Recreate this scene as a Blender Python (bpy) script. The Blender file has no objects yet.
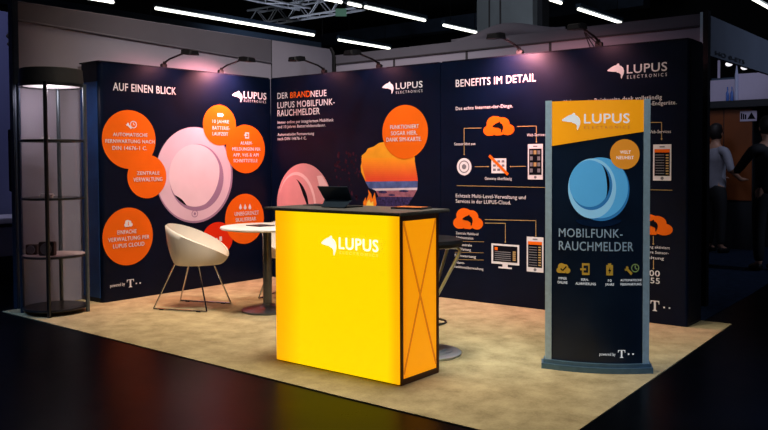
import bpy, bmesh, math, random
from mathutils import Vector, Matrix
random.seed(7)
S = bpy.context.scene
COL = S.collection
PI = math.pi

# ------------------------------------------------------------------ camera numbers
CX, CY, CZ = 6.7662, -6.4134, 1.3186
YAW, PITCH, ROLL, FPX, SHY = -.6747, -.0336, -.0051, 813.36, -26.679
CAM = Vector((CX, CY, CZ))
FW = Vector((math.sin(YAW)*math.cos(PITCH), math.cos(YAW)*math.cos(PITCH), math.sin(PITCH)))
_r = Vector((math.cos(YAW), -math.sin(YAW), 0)); _u = _r.cross(FW)
RT = _r*math.cos(ROLL)+_u*math.sin(ROLL); UP = -_r*math.sin(ROLL)+_u*math.cos(ROLL)
def at(u, v, ax, val):
    """point of the photograph -> point on the real plane axis ax = val (measuring aid)"""
    d = FW+RT*((u-384)/FPX)-UP*((v-215-SHY)/FPX)
    t = (val-CAM[ax])/d[ax]
    return CAM+d*t

# ------------------------------------------------------------------ materials
def lin(c):
    return tuple((x/12.92 if x <= .04045 else ((x+.055)/1.055)**2.4) for x in [k/255 for k in c])
MATS = {}
def mat(name, rgb, rough=.6, metal=0., spec=.5, noise=0., nscale=30., bump=0., bscale=200., emit=None, estr=1., coat=0., sheen=0., alpha=None, linear=False):
    if name in MATS: return MATS[name]
    m = bpy.data.materials.new(name); m.use_nodes = True; MATS[name] = m
    nt = m.node_tree; b = nt.nodes['Principled BSDF']
    c = rgb if linear else lin(rgb)
    b.inputs['Base Color'].default_value = (*c, 1)
    b.inputs['Roughness'].default_value = rough; b.inputs['Metallic'].default_value = metal
    b.inputs['Specular IOR Level'].default_value = spec
    if coat: b.inputs['Coat Weight'].default_value = coat
    if sheen: b.inputs['Sheen Weight'].default_value = sheen
    tc = nt.nodes.new('ShaderNodeTexCoord')
    if noise:
        n = nt.nodes.new('ShaderNodeTexNoise'); n.inputs['Scale'].default_value = nscale; n.inputs['Detail'].default_value = 6
        nt.links.new(tc.outputs['Object'], n.inputs['Vector'])
        r = nt.nodes.new('ShaderNodeValToRGB')
        r.color_ramp.elements[0].position = .3; r.color_ramp.elements[1].position = .7
        r.color_ramp.elements[0].color = (*[x*(1-noise) for x in c], 1)
        r.color_ramp.elements[1].color = (*[min(1, x*(1+noise)) for x in c], 1)
        nt.links.new(n.outputs['Fac'], r.inputs['Fac']); nt.links.new(r.outputs['Color'], b.inputs['Base Color'])
    if bump:
        n2 = nt.nodes.new('ShaderNodeTexNoise'); n2.inputs['Scale'].default_value = bscale; n2.inputs['Detail'].default_value = 4
        nt.links.new(tc.outputs['Object'], n2.inputs['Vector'])
        bp = nt.nodes.new('ShaderNodeBump'); bp.inputs['Strength'].default_value = bump; bp.inputs['Distance'].default_value = .01
        nt.links.new(n2.outputs['Fac'], bp.inputs['Height']); nt.links.new(bp.outputs['Normal'], b.inputs['Normal'])
    if emit:
        b.inputs['Emission Color'].default_value = (*lin(emit), 1); b.inputs['Emission Strength'].default_value = estr
    return m

NAVY = mat('navy_fabric', (.0004, .0034, .0150), .44, spec=.15, noise=.2, nscale=4, bump=.14, bscale=5, linear=True)
NAVY_D = mat('navy_hem', (.003, .004, .012), .7, spec=.2, noise=.2, nscale=60, linear=True)
BLUE_LIT_END = mat('blue_lit_end_fabric', (.006, .04, .15), .5, spec=.3, noise=.2, nscale=5, linear=True)  # blue light caught by the end cap, put into the fabric colour
WHITE_P = mat('white_print', (225, 225, 228), .6, noise=.03, nscale=30)
GREY_P = mat('grey_print', (120, 122, 128), .6, noise=.03)
ORANGE_P = mat('orange_print', (.85, .145, .006), .55, noise=.06, nscale=3, linear=True)
RED_P = mat('red_orange_print', (.72, .03, .006), .55, noise=.06, nscale=3, linear=True)
GOLD_P = mat('amber_print', (.46, .32, .13), .55, noise=.04, linear=True)
BLACK_P = mat('black_print', (.004, .004, .008), .6, noise=.1, linear=True)
LILAC1 = mat('lilac_print', (222, 197, 212), .6, noise=.05, nscale=4)
LILAC2 = mat('pale_lilac_print', (234, 212, 222), .6, noise=.04, nscale=4)
LILAC3 = mat('deep_lilac_print', (160, 130, 160), .6, noise=.05, nscale=4)
PINK1 = mat('pink_print', (214, 150, 152), .6, noise=.06, nscale=5)
PINK2 = mat('pale_pink_print', (236, 196, 196), .6, noise=.04, nscale=5)
SUN_P = mat('sunset_print', (250, 165, 40), .6, noise=.12, nscale=6)
SUN2_P = mat('low_sunset_print', (238, 96, 40), .6, noise=.1, nscale=6)
SEA_P = mat('sea_print', (80, 96, 150), .6, noise=.35, nscale=14)
FOAM_P = mat('foam_print', (214, 200, 210), .6, noise=.1, nscale=14)
SAND_P = mat('sand_print', (150, 96, 112), .6, noise=.3, nscale=20)
PEBBLE_P = mat('pebble_print', (52, 44, 84), .6, noise=.6, nscale=50)
ROCK_P = mat('rock_print', (58, 26, 40), .7, noise=.6, nscale=22)
FLAME_P = mat('flame_print', (255, 130, 30), .6, noise=.2, nscale=20)
FLAME2_P = mat('flame_core_print', (255, 210, 90), .6, noise=.1, nscale=20)
SKY1 = mat('sky_blue_print', (120, 186, 224), .5, noise=.05, nscale=5)
SKY2 = mat('light_sky_blue_print', (160, 210, 238), .5, noise=.05, nscale=5)
SKY3 = mat('deep_sky_blue_print', (48, 118, 176), .5, noise=.08, nscale=5)
SKY4 = mat('mirror_blue_print', (10, 34, 66), .5, noise=.3, nscale=5)
TOT_NAVY = mat('totem_navy', (.004, .012, .030), .3, spec=.5, noise=.3, nscale=3, linear=True)
SILVER = mat('brushed_aluminium', (178, 204, 216), .4, metal=.2, noise=.08, nscale=40)
SILVER_D = mat('grey_aluminium', (96, 106, 112), .4, metal=.6, noise=.08, nscale=40)
STEEL_B = mat('painted_steel_foot', (84, 116, 138), .4, metal=.4, noise=.1, nscale=30)
STEEL = mat('satin_steel', (190, 196, 200), .32, metal=.55, noise=.05)
COLM = mat('dark_steel_column', (96, 98, 102), .3, metal=.8, noise=.1)
CHROME = mat('chrome', (205, 208, 210), .14, metal=1., noise=.03)
BLACKM = mat('black_metal', (.005, .005, .006), .5, spec=.2, noise=.2, linear=True)
BLACKPL = mat('black_plastic', (.005, .005, .006), .5, spec=.2, noise=.2, linear=True)
SHELLW = mat('white_shell_plastic', (222, 214, 200), .38, noise=.03, nscale=8)
TABLEW = mat('white_laminate', (226, 222, 216), .3, noise=.03, nscale=8)
COUNTERTOP = mat('dark_laminate', (84, 80, 74), .4, noise=.25, nscale=60)
FRAME_BR = mat('dark_brown_frame', (84, 40, 16), .5, noise=.2)
WALLM = mat('white_shell_wall', (152, 146, 160), .8, noise=.06, nscale=2, bump=.03, bscale=40)
FASCIA_SHADE = mat('grey_fascia_cloth_and_shade', (96, 92, 102), .85, noise=.08, nscale=2)
SEAM = mat('wall_seam', (52, 48, 52), .7, noise=.1)
POST = mat('blue_grey_post', (44, 56, 72), .4, metal=.4, noise=.1)
HALLDARK = mat('hall_dark', (.006, .007, .011), .9, noise=.4, nscale=.6, linear=True)
BEAM = mat('beam_blue', (.011, .022, .045), .8, noise=.3, nscale=2, linear=True)
CONCRETE = mat('pillar_concrete', (118, 124, 130), .85, noise=.12, nscale=1.5, bump=.1, bscale=15)
TRUSSM = mat('truss_aluminium', (170, 174, 184), .5, metal=.1, noise=.1)
TUBE = mat('fluorescent_tube', (255, 255, 245), .5, emit=(255, 255, 240), estr=3.2, noise=.01)
HOUSING = mat('light_housing', (52, 70, 92), .6, noise=.1)
EXITM = mat('exit_green', (90, 150, 130), .5, emit=(120, 170, 150), estr=.25, noise=.05)
SKIN = mat('skin', (188, 140, 116), .5, noise=.06, nscale=20)
HAIR = mat('dark_hair', (.012, .008, .007), .6, noise=.3, nscale=60, linear=True)
SHIRT = mat('grey_shirt', (150, 150, 164), .8, noise=.12, nscale=12)
TROUSER = mat('black_trousers', (.008, .008, .011), .8, noise=.3, linear=True)
JACKET = mat('black_jacket', (.007, .007, .010), .8, noise=.3, linear=True)
WOOD_O = mat('orange_brown_door', (126, 62, 14), .5, noise=.15, nscale=3)
DARKPANEL = mat('dark_panel', (26, 30, 36), .5, noise=.15, nscale=5)
HEADERM = mat('header_panel', (84, 92, 108), .7, noise=.08, nscale=3)
WHITEBOX = mat('white_panel', (200, 190, 214), .5, noise=.04, nscale=4)
BOTTLEM = mat('blue_bottle', (70, 110, 190), .15, noise=.1)
LAMPG = mat('lamp_lens', (255, 245, 225), .4, emit=(255, 236, 214), estr=3., noise=.01)
LAMPS = mat('small_lamp', (255, 255, 255), .4, emit=(240, 236, 240), estr=1.2, noise=.01)
PAPER = mat('dark_leaflet', (26, 26, 34), .4, noise=.2, nscale=30)
PAPER2 = mat('orange_leaflet', (190, 96, 30), .5, noise=.4, nscale=60)
LILACW = mat('far_wall_lilac', (92, 96, 140), .8, noise=.05, nscale=2)

def carpet_mat():
    m = bpy.data.materials.new('tan_carpet'); m.use_nodes = True
    nt = m.node_tree; b = nt.nodes['Principled BSDF']; b.inputs['Roughness'].default_value = .95; b.inputs['Specular IOR Level'].default_value = .1
    tc = nt.nodes.new('ShaderNodeTexCoord')
    n1 = nt.nodes.new('ShaderNodeTexNoise'); n1.inputs['Scale'].default_value = 5.5; n1.inputs['Detail'].default_value = 8; n1.inputs['Roughness'].default_value = .62
    n2 = nt.nodes.new('ShaderNodeTexNoise'); n2.inputs['Scale'].default_value = 90; n2.inputs['Detail'].default_value = 3
    mx = nt.nodes.new('ShaderNodeMath'); mx.operation = 'MULTIPLY_ADD'; mx.inputs[1].default_value = .28
    rp = nt.nodes.new('ShaderNodeValToRGB')
    rp.color_ramp.elements[0].position = .44; rp.color_ramp.elements[0].color = (*lin((142, 126, 92)), 1)
    rp.color_ramp.elements[1].position = .80; rp.color_ramp.elements[1].color = (*lin((182, 164, 124)), 1)
    for n in (n1, n2): nt.links.new(tc.outputs['Object'], n.inputs['Vector'])
    nt.links.new(n2.outputs['Fac'], mx.inputs[0]); nt.links.new(n1.outputs['Fac'], mx.inputs[2])
    nt.links.new(mx.outputs[0], rp.inputs['Fac']); nt.links.new(rp.outputs['Color'], b.inputs['Base Color'])
    bp = nt.nodes.new('ShaderNodeBump'); bp.inputs['Strength'].default_value = .35; bp.inputs['Distance'].default_value = .01
    nt.links.new(n2.outputs['Fac'], bp.inputs['Height']); nt.links.new(bp.outputs['Normal'], b.inputs['Normal'])
    return m
def floor_mat():
    m = bpy.data.materials.new('black_gloss_floor'); m.use_nodes = True
    nt = m.node_tree; b = nt.nodes['Principled BSDF']
    tc = nt.nodes.new('ShaderNodeTexCoord')
    n1 = nt.nodes.new('ShaderNodeTexNoise'); n1.inputs['Scale'].default_value = 1.6; n1.inputs['Detail'].default_value = 9; n1.inputs['Roughness'].default_value = .7
    rp = nt.nodes.new('ShaderNodeValToRGB')
    rp.color_ramp.elements[0].position = .35; rp.color_ramp.elements[0].color = (.0004, .0006, .0011, 1)
    rp.color_ramp.elements[1].position = .75; rp.color_ramp.elements[1].color = (.0011, .0016, .0030, 1)
    nt.links.new(tc.outputs['Object'], n1.inputs['Vector']); nt.links.new(n1.outputs['Fac'], rp.inputs['Fac'])
    nt.links.new(rp.outputs['Color'], b.inputs['Base Color'])
    mr = nt.nodes.new('ShaderNodeMapRange'); mr.inputs['To Min'].default_value = .22; mr.inputs['To Max'].default_value = .38
    nt.links.new(n1.outputs['Fac'], mr.inputs['Value']); nt.links.new(mr.outputs['Result'], b.inputs['Roughness'])
    b.inputs['Specular IOR Level'].default_value = .04
    return m
for _k, _m in MATS.items():
    if _k.endswith('_print'): _m.node_tree.nodes['Principled BSDF'].inputs['Specular IOR Level'].default_value = .08
def lightbox_mat(name, mid, edge, axis, lo, hi, soft, strength):
    """back-lit fabric: the tubes behind it sit in the middle, so its rim gives off a little deeper light"""
    m = bpy.data.materials.new(name); m.use_nodes = True
    nt = m.node_tree; b = nt.nodes['Principled BSDF']; b.inputs['Roughness'].default_value = .6
    b.inputs['Base Color'].default_value = (.30, .14, .004, 1)
    tc = nt.nodes.new('ShaderNodeTexCoord'); sp = nt.nodes.new('ShaderNodeSeparateXYZ')
    nt.links.new(tc.outputs['Object'], sp.inputs[0])
    a = nt.nodes.new('ShaderNodeMapRange'); a.inputs['From Min'].default_value = lo; a.inputs['From Max'].default_value = lo+soft; a.interpolation_type = 'SMOOTHSTEP'
    c = nt.nodes.new('ShaderNodeMapRange'); c.inputs['From Min'].default_value = hi; c.inputs['From Max'].default_value = hi-soft*.4; c.interpolation_type = 'SMOOTHSTEP'
    for q in (a, c): nt.links.new(sp.outputs[axis], q.inputs['Value'])
    mn = nt.nodes.new('ShaderNodeMath'); mn.operation = 'MULTIPLY'
    nt.links.new(a.outputs['Result'], mn.inputs[0]); nt.links.new(c.outputs['Result'], mn.inputs[1])
    n = nt.nodes.new('ShaderNodeTexNoise'); n.inputs['Scale'].default_value = 2.5; nt.links.new(tc.outputs['Object'], n.inputs['Vector'])
    m2 = nt.nodes.new('ShaderNodeMath'); m2.operation = 'MULTIPLY_ADD'; m2.inputs[1].default_value = .25
    nt.links.new(n.outputs['Fac'], m2.inputs[0]); nt.links.new(mn.outputs[0], m2.inputs[2])
    rp = nt.nodes.new('ShaderNodeValToRGB')
    rp.color_ramp.elements[0].position = .1; rp.color_ramp.elements[0].color = (*lin(edge), 1)
    rp.color_ramp.elements[1].position = 1.; rp.color_ramp.elements[1].color = (*lin(mid), 1)
    nt.links.new(m2.outputs[0], rp.inputs['Fac']); nt.links.new(rp.outputs['Color'], b.inputs['Emission Color'])
    b.inputs['Emission Strength'].default_value = strength
    return m
def glass_mat():
    m = bpy.data.materials.new('clear_glass'); m.use_nodes = True
    nt = m.node_tree; nt.nodes.remove(nt.nodes['Principled BSDF']); out = nt.nodes['Material Output']
    t = nt.nodes.new('ShaderNodeBsdfTransparent'); t.inputs[0].default_value = (.86, .88, .9, 1)
    g = nt.nodes.new('ShaderNodeBsdfGlossy'); g.inputs['Roughness'].default_value = .05
    f = nt.nodes.new('ShaderNodeFresnel'); f.inputs[0].default_value = 1.35
    x = nt.nodes.new('ShaderNodeMixShader')
    nt.links.new(f.outputs[0], x.inputs[0]); nt.links.new(t.outputs[0], x.inputs[1]); nt.links.new(g.outputs[0], x.inputs[2])
    nt.links.new(x.outputs[0], out.inputs['Surface'])
    return m
GLASS = glass_mat()

# ------------------------------------------------------------------ mesh builder
class MB:
    def __init__(self): self.v = []; self.f = []; self.m = []; self.mats = []; self.smooth = []
    def mi(self, m):
        if m not in self.mats: self.mats.append(m)
        return self.mats.index(m)
    def add(self, vs, fs, m, smooth=False):
        o = len(self.v); self.v += [tuple(x) for x in vs]; k = self.mi(m)
        for f in fs: self.f.append([i+o for i in f]); self.m.append(k); self.smooth.append(smooth)
    def box(self, lo, hi, m, M=None, bev=0.):
        bm = bmesh.new(); bmesh.ops.create_cube(bm, size=1)
        for v in bm.verts: v.co = Vector([(lo[i]+hi[i])/2+v.co[i]*(hi[i]-lo[i]) for i in range(3)])
        if bev: bmesh.ops.bevel(bm, geom=bm.edges[:], offset=bev, segments=2, affect='EDGES')
        self.addbm(bm, m, M)
    def addbm(self, bm, m, M=None, smooth=False):
        bm.verts.index_update(); vs = [(M @ v.co if M else v.co) for v in bm.verts]
        self.add(vs, [[v.index for v in f.verts] for f in bm.faces], m, smooth); bm.free()
    def tube(self, pts, r, m, n=10, closed=False, caps=True):
        pts = [Vector(p) for p in pts]; N = len(pts); rings = []; vs = []; prev = None
        for i, p in enumerate(pts):
            if closed: t = pts[(i+1) % N]-pts[i-1]
            else: t = pts[min(i+1, N-1)]-pts[max(i-1, 0)]
            t.normalize()
            if prev is None:
                a = Vector((0, 0, 1)) if abs(t.z) < .9 else Vector((1, 0, 0)); x = t.cross(a).normalized()
            else: x = (prev-t*prev.dot(t)).normalized()
            prev = x; y = t.cross(x); rr = r[i] if isinstance(r, (list, tuple)) else r
            rings.append(len(vs)); vs += [p+(x*math.cos(2*PI*k/n)+y*math.sin(2*PI*k/n))*rr for k in range(n)]
        fs = []
        for i in range(N if closed else N-1):
            a, b = rings[i], rings[(i+1) % N]
            for k in range(n): fs.append([a+k, a+(k+1) % n, b+(k+1) % n, b+k])
        if caps and not closed: fs.append([rings[0]+k for k in range(n)][::-1]); fs.append([rings[-1]+k for k in range(n)])
        self.add(vs, fs, m, True)
    def lathe(self, prof, c, m, n=40, a0=0., a1=2*PI):
        full = abs(a1-a0-2*PI) < 1e-6; k = n if full else n+1; vs = []; fs = []
        for (r, z) in prof:
            for i in range(k):
                a = a0+(a1-a0)*i/n; vs.append((c[0]+r*math.cos(a), c[1]+r*math.sin(a), c[2]+z))
        for j in range(len(prof)-1):
            for i in range(n):
                i2 = (i+1) % k; fs.append([j*k+i, j*k+i2, (j+1)*k+i2, (j+1)*k+i])
        self.add(vs, fs, m, True)
    def poly(self, pts, m): self.add(pts, [list(range(len(pts)))], m)
    def prism(self, pts2, z0, z1, m):
        n = len(pts2); vs = [(*p, z0) for p in pts2]+[(*p, z1) for p in pts2]
        fs = [list(range(n))[::-1], list(range(n, 2*n))]+[[i, (i+1) % n, n+(i+1) % n, n+i] for i in range(n)]
        self.add(vs, fs, m)
    def build(self, name, parent=None, sharp=.6):
        me = bpy.data.meshes.new(name); me.from_pydata(self.v, [], self.f)
        for m in self.mats: me.materials.append(m)
        me.polygons.foreach_set('material_index', self.m); me.polygons.foreach_set('use_smooth', self.smooth); me.update()
        if any(self.smooth):
            try: me.set_sharp_from_angle(angle=sharp)
            except Exception: pass
        o = bpy.data.objects.new(name, me); COL.objects.link(o)
        if parent is not None:
            o.parent = parent; o.matrix_parent_inverse = wm(parent).inverted()
        return o
def wm(o):
    m = Matrix.Translation(o.location) @ Matrix.Rotation(o.rotation_euler.z, 4, 'Z')
    return m if o.parent is None else Matrix.Identity(4)
def thing(name, label, cat, loc=(0, 0, 0), group=None):
    o = bpy.data.objects.new(name, None); COL.objects.link(o); o.location = loc; o.empty_display_size = .1
    return tag(o, label, cat, group)
def tag(o, label, cat, group=None):
    o['label'] = label; o['category'] = cat
    if group: o['group'] = group
    return o
def struct(o, label=None):
    o['kind'] = 'structure'
    if label: o['label'] = label
    return o
def copy_thing(src, loc, label):
    """a copy of a thing with copies of its parts and their sub-parts"""
    r = src.copy(); COL.objects.link(r); r.location = loc; r['label'] = label
    for ch in list(src.children):
        c = ch.copy(); COL.objects.link(c); c.parent = r
        for g in list(ch.children):
            d = g.copy(); COL.objects.link(d); d.parent = c
    return r

# ------------------------------------------------------------------ lettering
_G = {}
def glyphs(s, bold):
    k = (s, bold)
    if k in _G: return _G[k]
    cu = bpy.data.curves.new('t', 'FONT'); cu.body = s; cu.size = 1; cu.resolution_u = 3; cu.space_character = 1.07; cu.fill_mode = 'FRONT'
    o = bpy.data.objects.new('t', cu); COL.objects.link(o)
    dg = bpy.context.evaluated_depsgraph_get(); dg.update()
    me = bpy.data.meshes.new_from_object(o.evaluated_get(dg))
    r = ([(v.co.x, v.co.y) for v in me.vertices], [list(p.vertices) for p in me.polygons])
    bpy.data.objects.remove(o); bpy.data.curves.remove(cu); bpy.data.meshes.remove(me)
    _G[k] = r; return r
CAPH = max(y for x, y in glyphs('H', 0.)[0])

class Surf:
    """a printed face: P(s, z, d) puts a print at width s, height z, d in front of the cloth; px() reads the photograph"""
    def __init__(self, P, px, curved=False): self.P = P; self.px = px; self.curved = curved
    def text(self, mb, s, u0, u1, vt, vb, m, bold=.012, d=.003):
        uc = (u0+u1)/2
        z0 = self.px(uc, vb)[1]; z1 = self.px(uc, vt)[1]; s0 = self.px(u0, vb)[0]; s1 = self.px(u1, vb)[0]
        vs, fs = glyphs(s, 0)
        x0 = min(v[0] for v in vs); x1 = max(v[0] for v in vs); kx = (s1-s0)/(x1-x0); kz = (z1-z0)/(CAPH+2*bold)
        for i_, (ox, oy) in enumerate(((-1, -1), (1, -1), (-1, 1), (1, 1)) if bold else ((0, 0),)):     # heavier strokes
            mb.add([self.P(s0+(x-x0)*kx*(1-2*bold/(x1-x0))+(1+ox)*bold*kx, z0+(y+bold+oy*bold)*kz, d+.0005*i_) for x, y in vs], fs, m)
    def poly(self, mb, pts, m, d=.002):
        mb.poly([self.P(*self.px(u, v), d) for u, v in pts], m)
    def disc(self, mb, u, v, ru, rv, m, d=.002, n=48, a0=0, a1=2*PI):
        s, z = self.px(u, v); sr = abs(self.px(u+ru, v)[0]-self.px(u-ru, v)[0])/2; zr = abs(self.px(u, v-rv)[1]-self.px(u, v+rv)[1])/2
        if not self.curved:
            mb.poly([self.P(s+sr*math.cos(a0+(a1-a0)*i/n), z+zr*math.sin(a0+(a1-a0)*i/n), d) for i in range(n if a1-a0 > 6.28 else n+1)], m); return
        vs = []; fs = []; K = 36
        for i in range(K+1):
            x = -math.cos(PI*i/K); y = math.sqrt(max(0, 1-x*x)); vs += [self.P(s+sr*x, z-zr*y, d), self.P(s+sr*x, z+zr*y, d)]
        mb.add(vs, [[2*i, 2*i+2, 2*i+3, 2*i+1] for i in range(K)], m)
    def ring(self, mb, u, v, ru, rv, w, m, d=.003, n=40, a0=0., a1=2*PI):
        s, z = self.px(u, v); sr = abs(self.px(u+ru, v)[0]-self.px(u-ru, v)[0])/2; zr = abs(self.px(u, v-rv)[1]-self.px(u, v+rv)[1])/2
        vs = []
        for i in range(n+1):
            a = a0+(a1-a0)*i/n
            for q in (1-w, 1): vs.append(self.P(s+sr*q*math.cos(a), z+zr*q*math.sin(a), d))
        mb.add(vs, [[2*i, 2*i+1, 2*i+3, 2*i+2] for i in range(n)], m)
    def arc_band(self, mb, u, v, ru, rv, wmax, m, a0, a1, d=.003, n=24):
        s, z = self.px(u, v); sr = abs(self.px(u+ru, v)[0]-self.px(u-ru, v)[0])/2; zr = abs(self.px(u, v-rv)[1]-self.px(u, v+rv)[1])/2
        vs = []
        for i in range(n+1):
            t = i/n; a = a0+(a1-a0)*t; w = wmax*math.sin(PI*max(.02, min(.98, t)))
            for q in (1-w, 1): vs.append(self.P(s+sr*q*math.cos(a), z+zr*q*math.sin(a), d))
        mb.add(vs, [[2*i, 2*i+1, 2*i+3, 2*i+2] for i in range(n)], m)
    def line(self, mb, pts, w, m, d=.003, arrow=0.):
        P = [self.px(*p) for p in pts]
        for (a, b) in zip(P, P[1:]):
            dx, dz = b[0]-a[0], b[1]-a[1]; L = math.hypot(dx, dz) or 1; nx, nz = -dz/L*w/2, dx/L*w/2
            mb.poly([self.P(a[0]-nx, a[1]-nz, d), self.P(b[0]-nx, b[1]-nz, d), self.P(b[0]+nx, b[1]+nz, d), self.P(a[0]+nx, a[1]+nz, d)], m)
        if arrow:
            a, b = P[-2], P[-1]; dx, dz = b[0]-a[0], b[1]-a[1]; L = math.hypot(dx, dz); dx /= L; dz /= L
            mb.poly([self.P(b[0]+dx*arrow, b[1]+dz*arrow, d), self.P(b[0]-dz*arrow*.7, b[1]+dx*arrow*.7, d), self.P(b[0]+dz*arrow*.7, b[1]-dx*arrow*.7, d)], m)
    def rect(self, mb, u0, v0, u1, v1, m, d=.002):
        uc, vc = (u0+u1)/2, (v0+v1)/2
        s0 = self.px(u0, vc)[0]; s1 = self.px(u1, vc)[0]; z0 = self.px(uc, v1)[1]; z1 = self.px(uc, v0)[1]
        mb.poly([self.P(s0, z0, d), self.P(s1, z0, d), self.P(s1, z1, d), self.P(s0, z1, d)], m)
    def shape(self, mb, norm, u0, v0, u1, v1, m, d=.003):
        """norm: outline in 0..1, y down, fitted upright into the photo box"""
        uc, vc = (u0+u1)/2, (v0+v1)/2
        s0 = self.px(u0, vc)[0]; s1 = self.px(u1, vc)[0]; z0 = self.px(uc, v1)[1]; z1 = self.px(uc, v0)[1]
        mb.poly([self.P(s0+(s1-s0)*x, z1+(z0-z1)*y, d) for x, y in norm], m)

def norm(pts):
    xs = [p[0] for p in pts]; ys = [p[1] for p in pts]
    return [((x-min(xs))/(max(xs)-min(xs)), (y-min(ys))/(max(ys)-min(ys))) for x, y in pts]
WOLF = norm([(155, 212), (170, 200), (187, 189), (205, 180), (224, 175), (240, 162), (248, 166), (252, 181), (266, 186), (280, 201), (287, 225), (285, 246), (276, 268), (267, 288), (261, 276), (262, 258), (256, 246), (244, 238), (232, 236), (226, 229), (212, 228), (196, 226), (176, 222), (160, 219)])
def _cloud():
    cs = [(.20, .70, .24), (.38, .38, .30), (.64, .40, .25), (.82, .68, .24), (.5, .75, .2)]; pts = []
    for i in range(64):
        a = 2*PI*i/64; dx, dy = math.cos(a), math.sin(a); best = 0
        for cx, cy, r in cs:
            ox, oy = .5-cx, .62-cy; b = ox*dx+oy*dy; q = b*b-(ox*ox+oy*oy-r*r)
            if q >= 0: best = max(best, -b+math.sqrt(q))
        y = .62+dy*best
        if y > .92 and dy > 0: best = (.92-.62)/dy if abs(.5+dx*(.92-.62)/dy-.5) < .3 else best
        pts.append((.5+dx*best, min(.93, .62+dy*best)))
    return norm(pts)
CLOUD = _cloud()
TEE = norm([(0, 0), (10, 0), (10, 3.4), (9.5, 3.4), (9, 1.4), (8, .8), (6.1, .8), (6.1, 8.2), (6.6, 9.2), (7.6, 9.5), (7.6, 10), (2.4, 10), (2.4, 9.5), (3.4, 9.2), (3.9, 8.2), (3.9, .8), (2, .8), (1, 1.4), (.5, 3.4), (0, 3.4)])
WRENCH = norm([(0, 2.6), (1.2, 2.9), (2, 2.2), (1.7, .9), (2.9, .2), (4.1, 1.2), (4.2, 2.9), (8.2, 6.8), (7.4, 8.2), (6.4, 8.6), (2.8, 4.6), (1.2, 4.6)])

def logo(sf, mb, m, wolf, lup, ele, bold=.009, m2=None):
    """wolf box, LUPUS (u0,u1,vt,vb), ELECTRONICS (u0,u1,vt,vb)"""
    sf.shape(mb, WOLF, *wolf, m)
    sf.text(mb, 'LUPUS', *lup, m, bold=bold)
    if ele: sf.text(mb, 'E L E C T R O N I C S', *ele, m2 or m, bold=0)
def tmark(sf, mb, m, box, dots, dot_r=.7):
    sf.shape(mb, TEE, *box, m)
    for u, v in dots: sf.rect(mb, u-dot_r, v-dot_r, u+dot_r, v+dot_r, m, .003)

WB = Surf(lambda s, z, d: (s, -d, z), lambda u, v: (lambda p: (p.x, p.z))(at(u, v, 1, 0.)))        # long back face
WL = Surf(lambda s, z, d: (d, s, z), lambda u, v: (lambda p: (p.y, p.z))(at(u, v, 0, 0.)))         # left face
H = 2.25

# ------------------------------------------------------------------ setting
mb = MB(); mb.add([(-16, -12, 0), (14, -12, 0), (14, 24, 0), (-16, 24, 0)], [[0, 1, 2, 3]], floor_mat()); struct(mb.build('floor'))
mb = MB(); mb.prism([(-.36, -2.93), (1.17, -2.98), (3.8, -3.05), (5.07, -3.06), (4.90, .353), (-.36, .353)], .0, .006, carpet_mat())
struct(mb.build('floor_carpet'), 'tan carpet laid on the black hall floor')
AISLE = mat('blue_grey_carpet', (30, 44, 66), .95, spec=.1, noise=.3, nscale=12)
mb = MB(); mb.prism([(-1., .36), (4.68, .36), (4.62, 2.1), (4.52, 3.9), (4.4, 9), (-1., 9)], .0, .008, AISLE)
struct(mb.build('floor_aisle'), 'blue grey carpet of the neighbouring stand')
mb = MB(); mb.box((-16, -12, 7.2), (14, 24, 7.3), HALLDARK); struct(mb.build('ceiling'))
mb = MB(); mb.box((-16, 23.9, 0), (14, 24, 7.2), HALLDARK); struct(mb.build('wall_far'))
mb = MB(); mb.box((-16, -12, 0), (-15.9, 24, 7.2), HALLDARK); struct(mb.build('wall_hall_left'))
mb = MB(); mb.box((-15.9, 16.4, 5.7), (-2, 16.9, 6.15), BEAM); struct(mb.build('beam'))
# grey pillar rising behind the back wall
mb = MB()
PL = [at(u, 20, 1, 9.) for u in (477, 513, 535)]
mb.box((PL[0].x, 9.0, 0), (PL[1].x-.02, 9.5, 7.2), CONCRETE); mb.box((PL[1].x, 8.9, 0), (PL[2].x, 9.5, 7.2), CONCRETE)
for u in (489.5, 500.5):
    q = at(u, 20, 1, 9.); mb.box((q.x-.018, 8.985, 0), (q.x+.018, 9.0, 7.2), SEAM)
mb.box((PL[2].x, 9.1, 0), (PL[2].x+.12, 9.4, 4.75), HALLDARK)
struct(mb.build('pillar'))

# white stand walls behind the printed walls
XL = -.36; YB = 1.02
mb = MB(); mb.box((XL-.05, -2.74, 0), (XL, 1.43, 2.765), WALLM)
for y in (.36,): mb.box((XL, y-.006, 0), (XL+.004, y+.006, 2.765), SEAM)
struct(mb.build('wall_left'))
mb = MB(); mb.box((XL-.06, -2.80, 0), (XL+.02, -2.74, 2.80), POST, bev=.008); struct(mb.build('trim_1'))
mb = MB()   # shade line of the left wall, built as a darker strip with sloping edge
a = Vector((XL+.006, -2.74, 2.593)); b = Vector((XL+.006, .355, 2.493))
mb.add([(XL+.004, a.y, a.z), (XL+.004, b.y, b.z), (XL+.004, b.y, 2.76), (XL+.004, a.y, 2.76)], [[0, 1, 2, 3]], FASCIA_SHADE)
mb.tube([a, b], .012, FASCIA_SHADE, 8); struct(mb.build('wall_shade_strip'))
mb = MB(); mb.box((.08, YB, 0), (4.45, YB+.05, 2.61), WALLM)
for x in (.98, 1.97, 2.96): mb.box((x-.014, YB-.004, 0), (x+.014, YB, 2.61), SEAM)
struct(mb.build('wall_back'))
mb = MB(); mb.box((.08, YB-.012, 2.508), (4.43, YB, 2.61), FASCIA_SHADE); mb.box((.08, YB-.016, 2.494), (4.43, YB, 2.508), SEAM); struct(mb.build('trim_3'))
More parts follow.
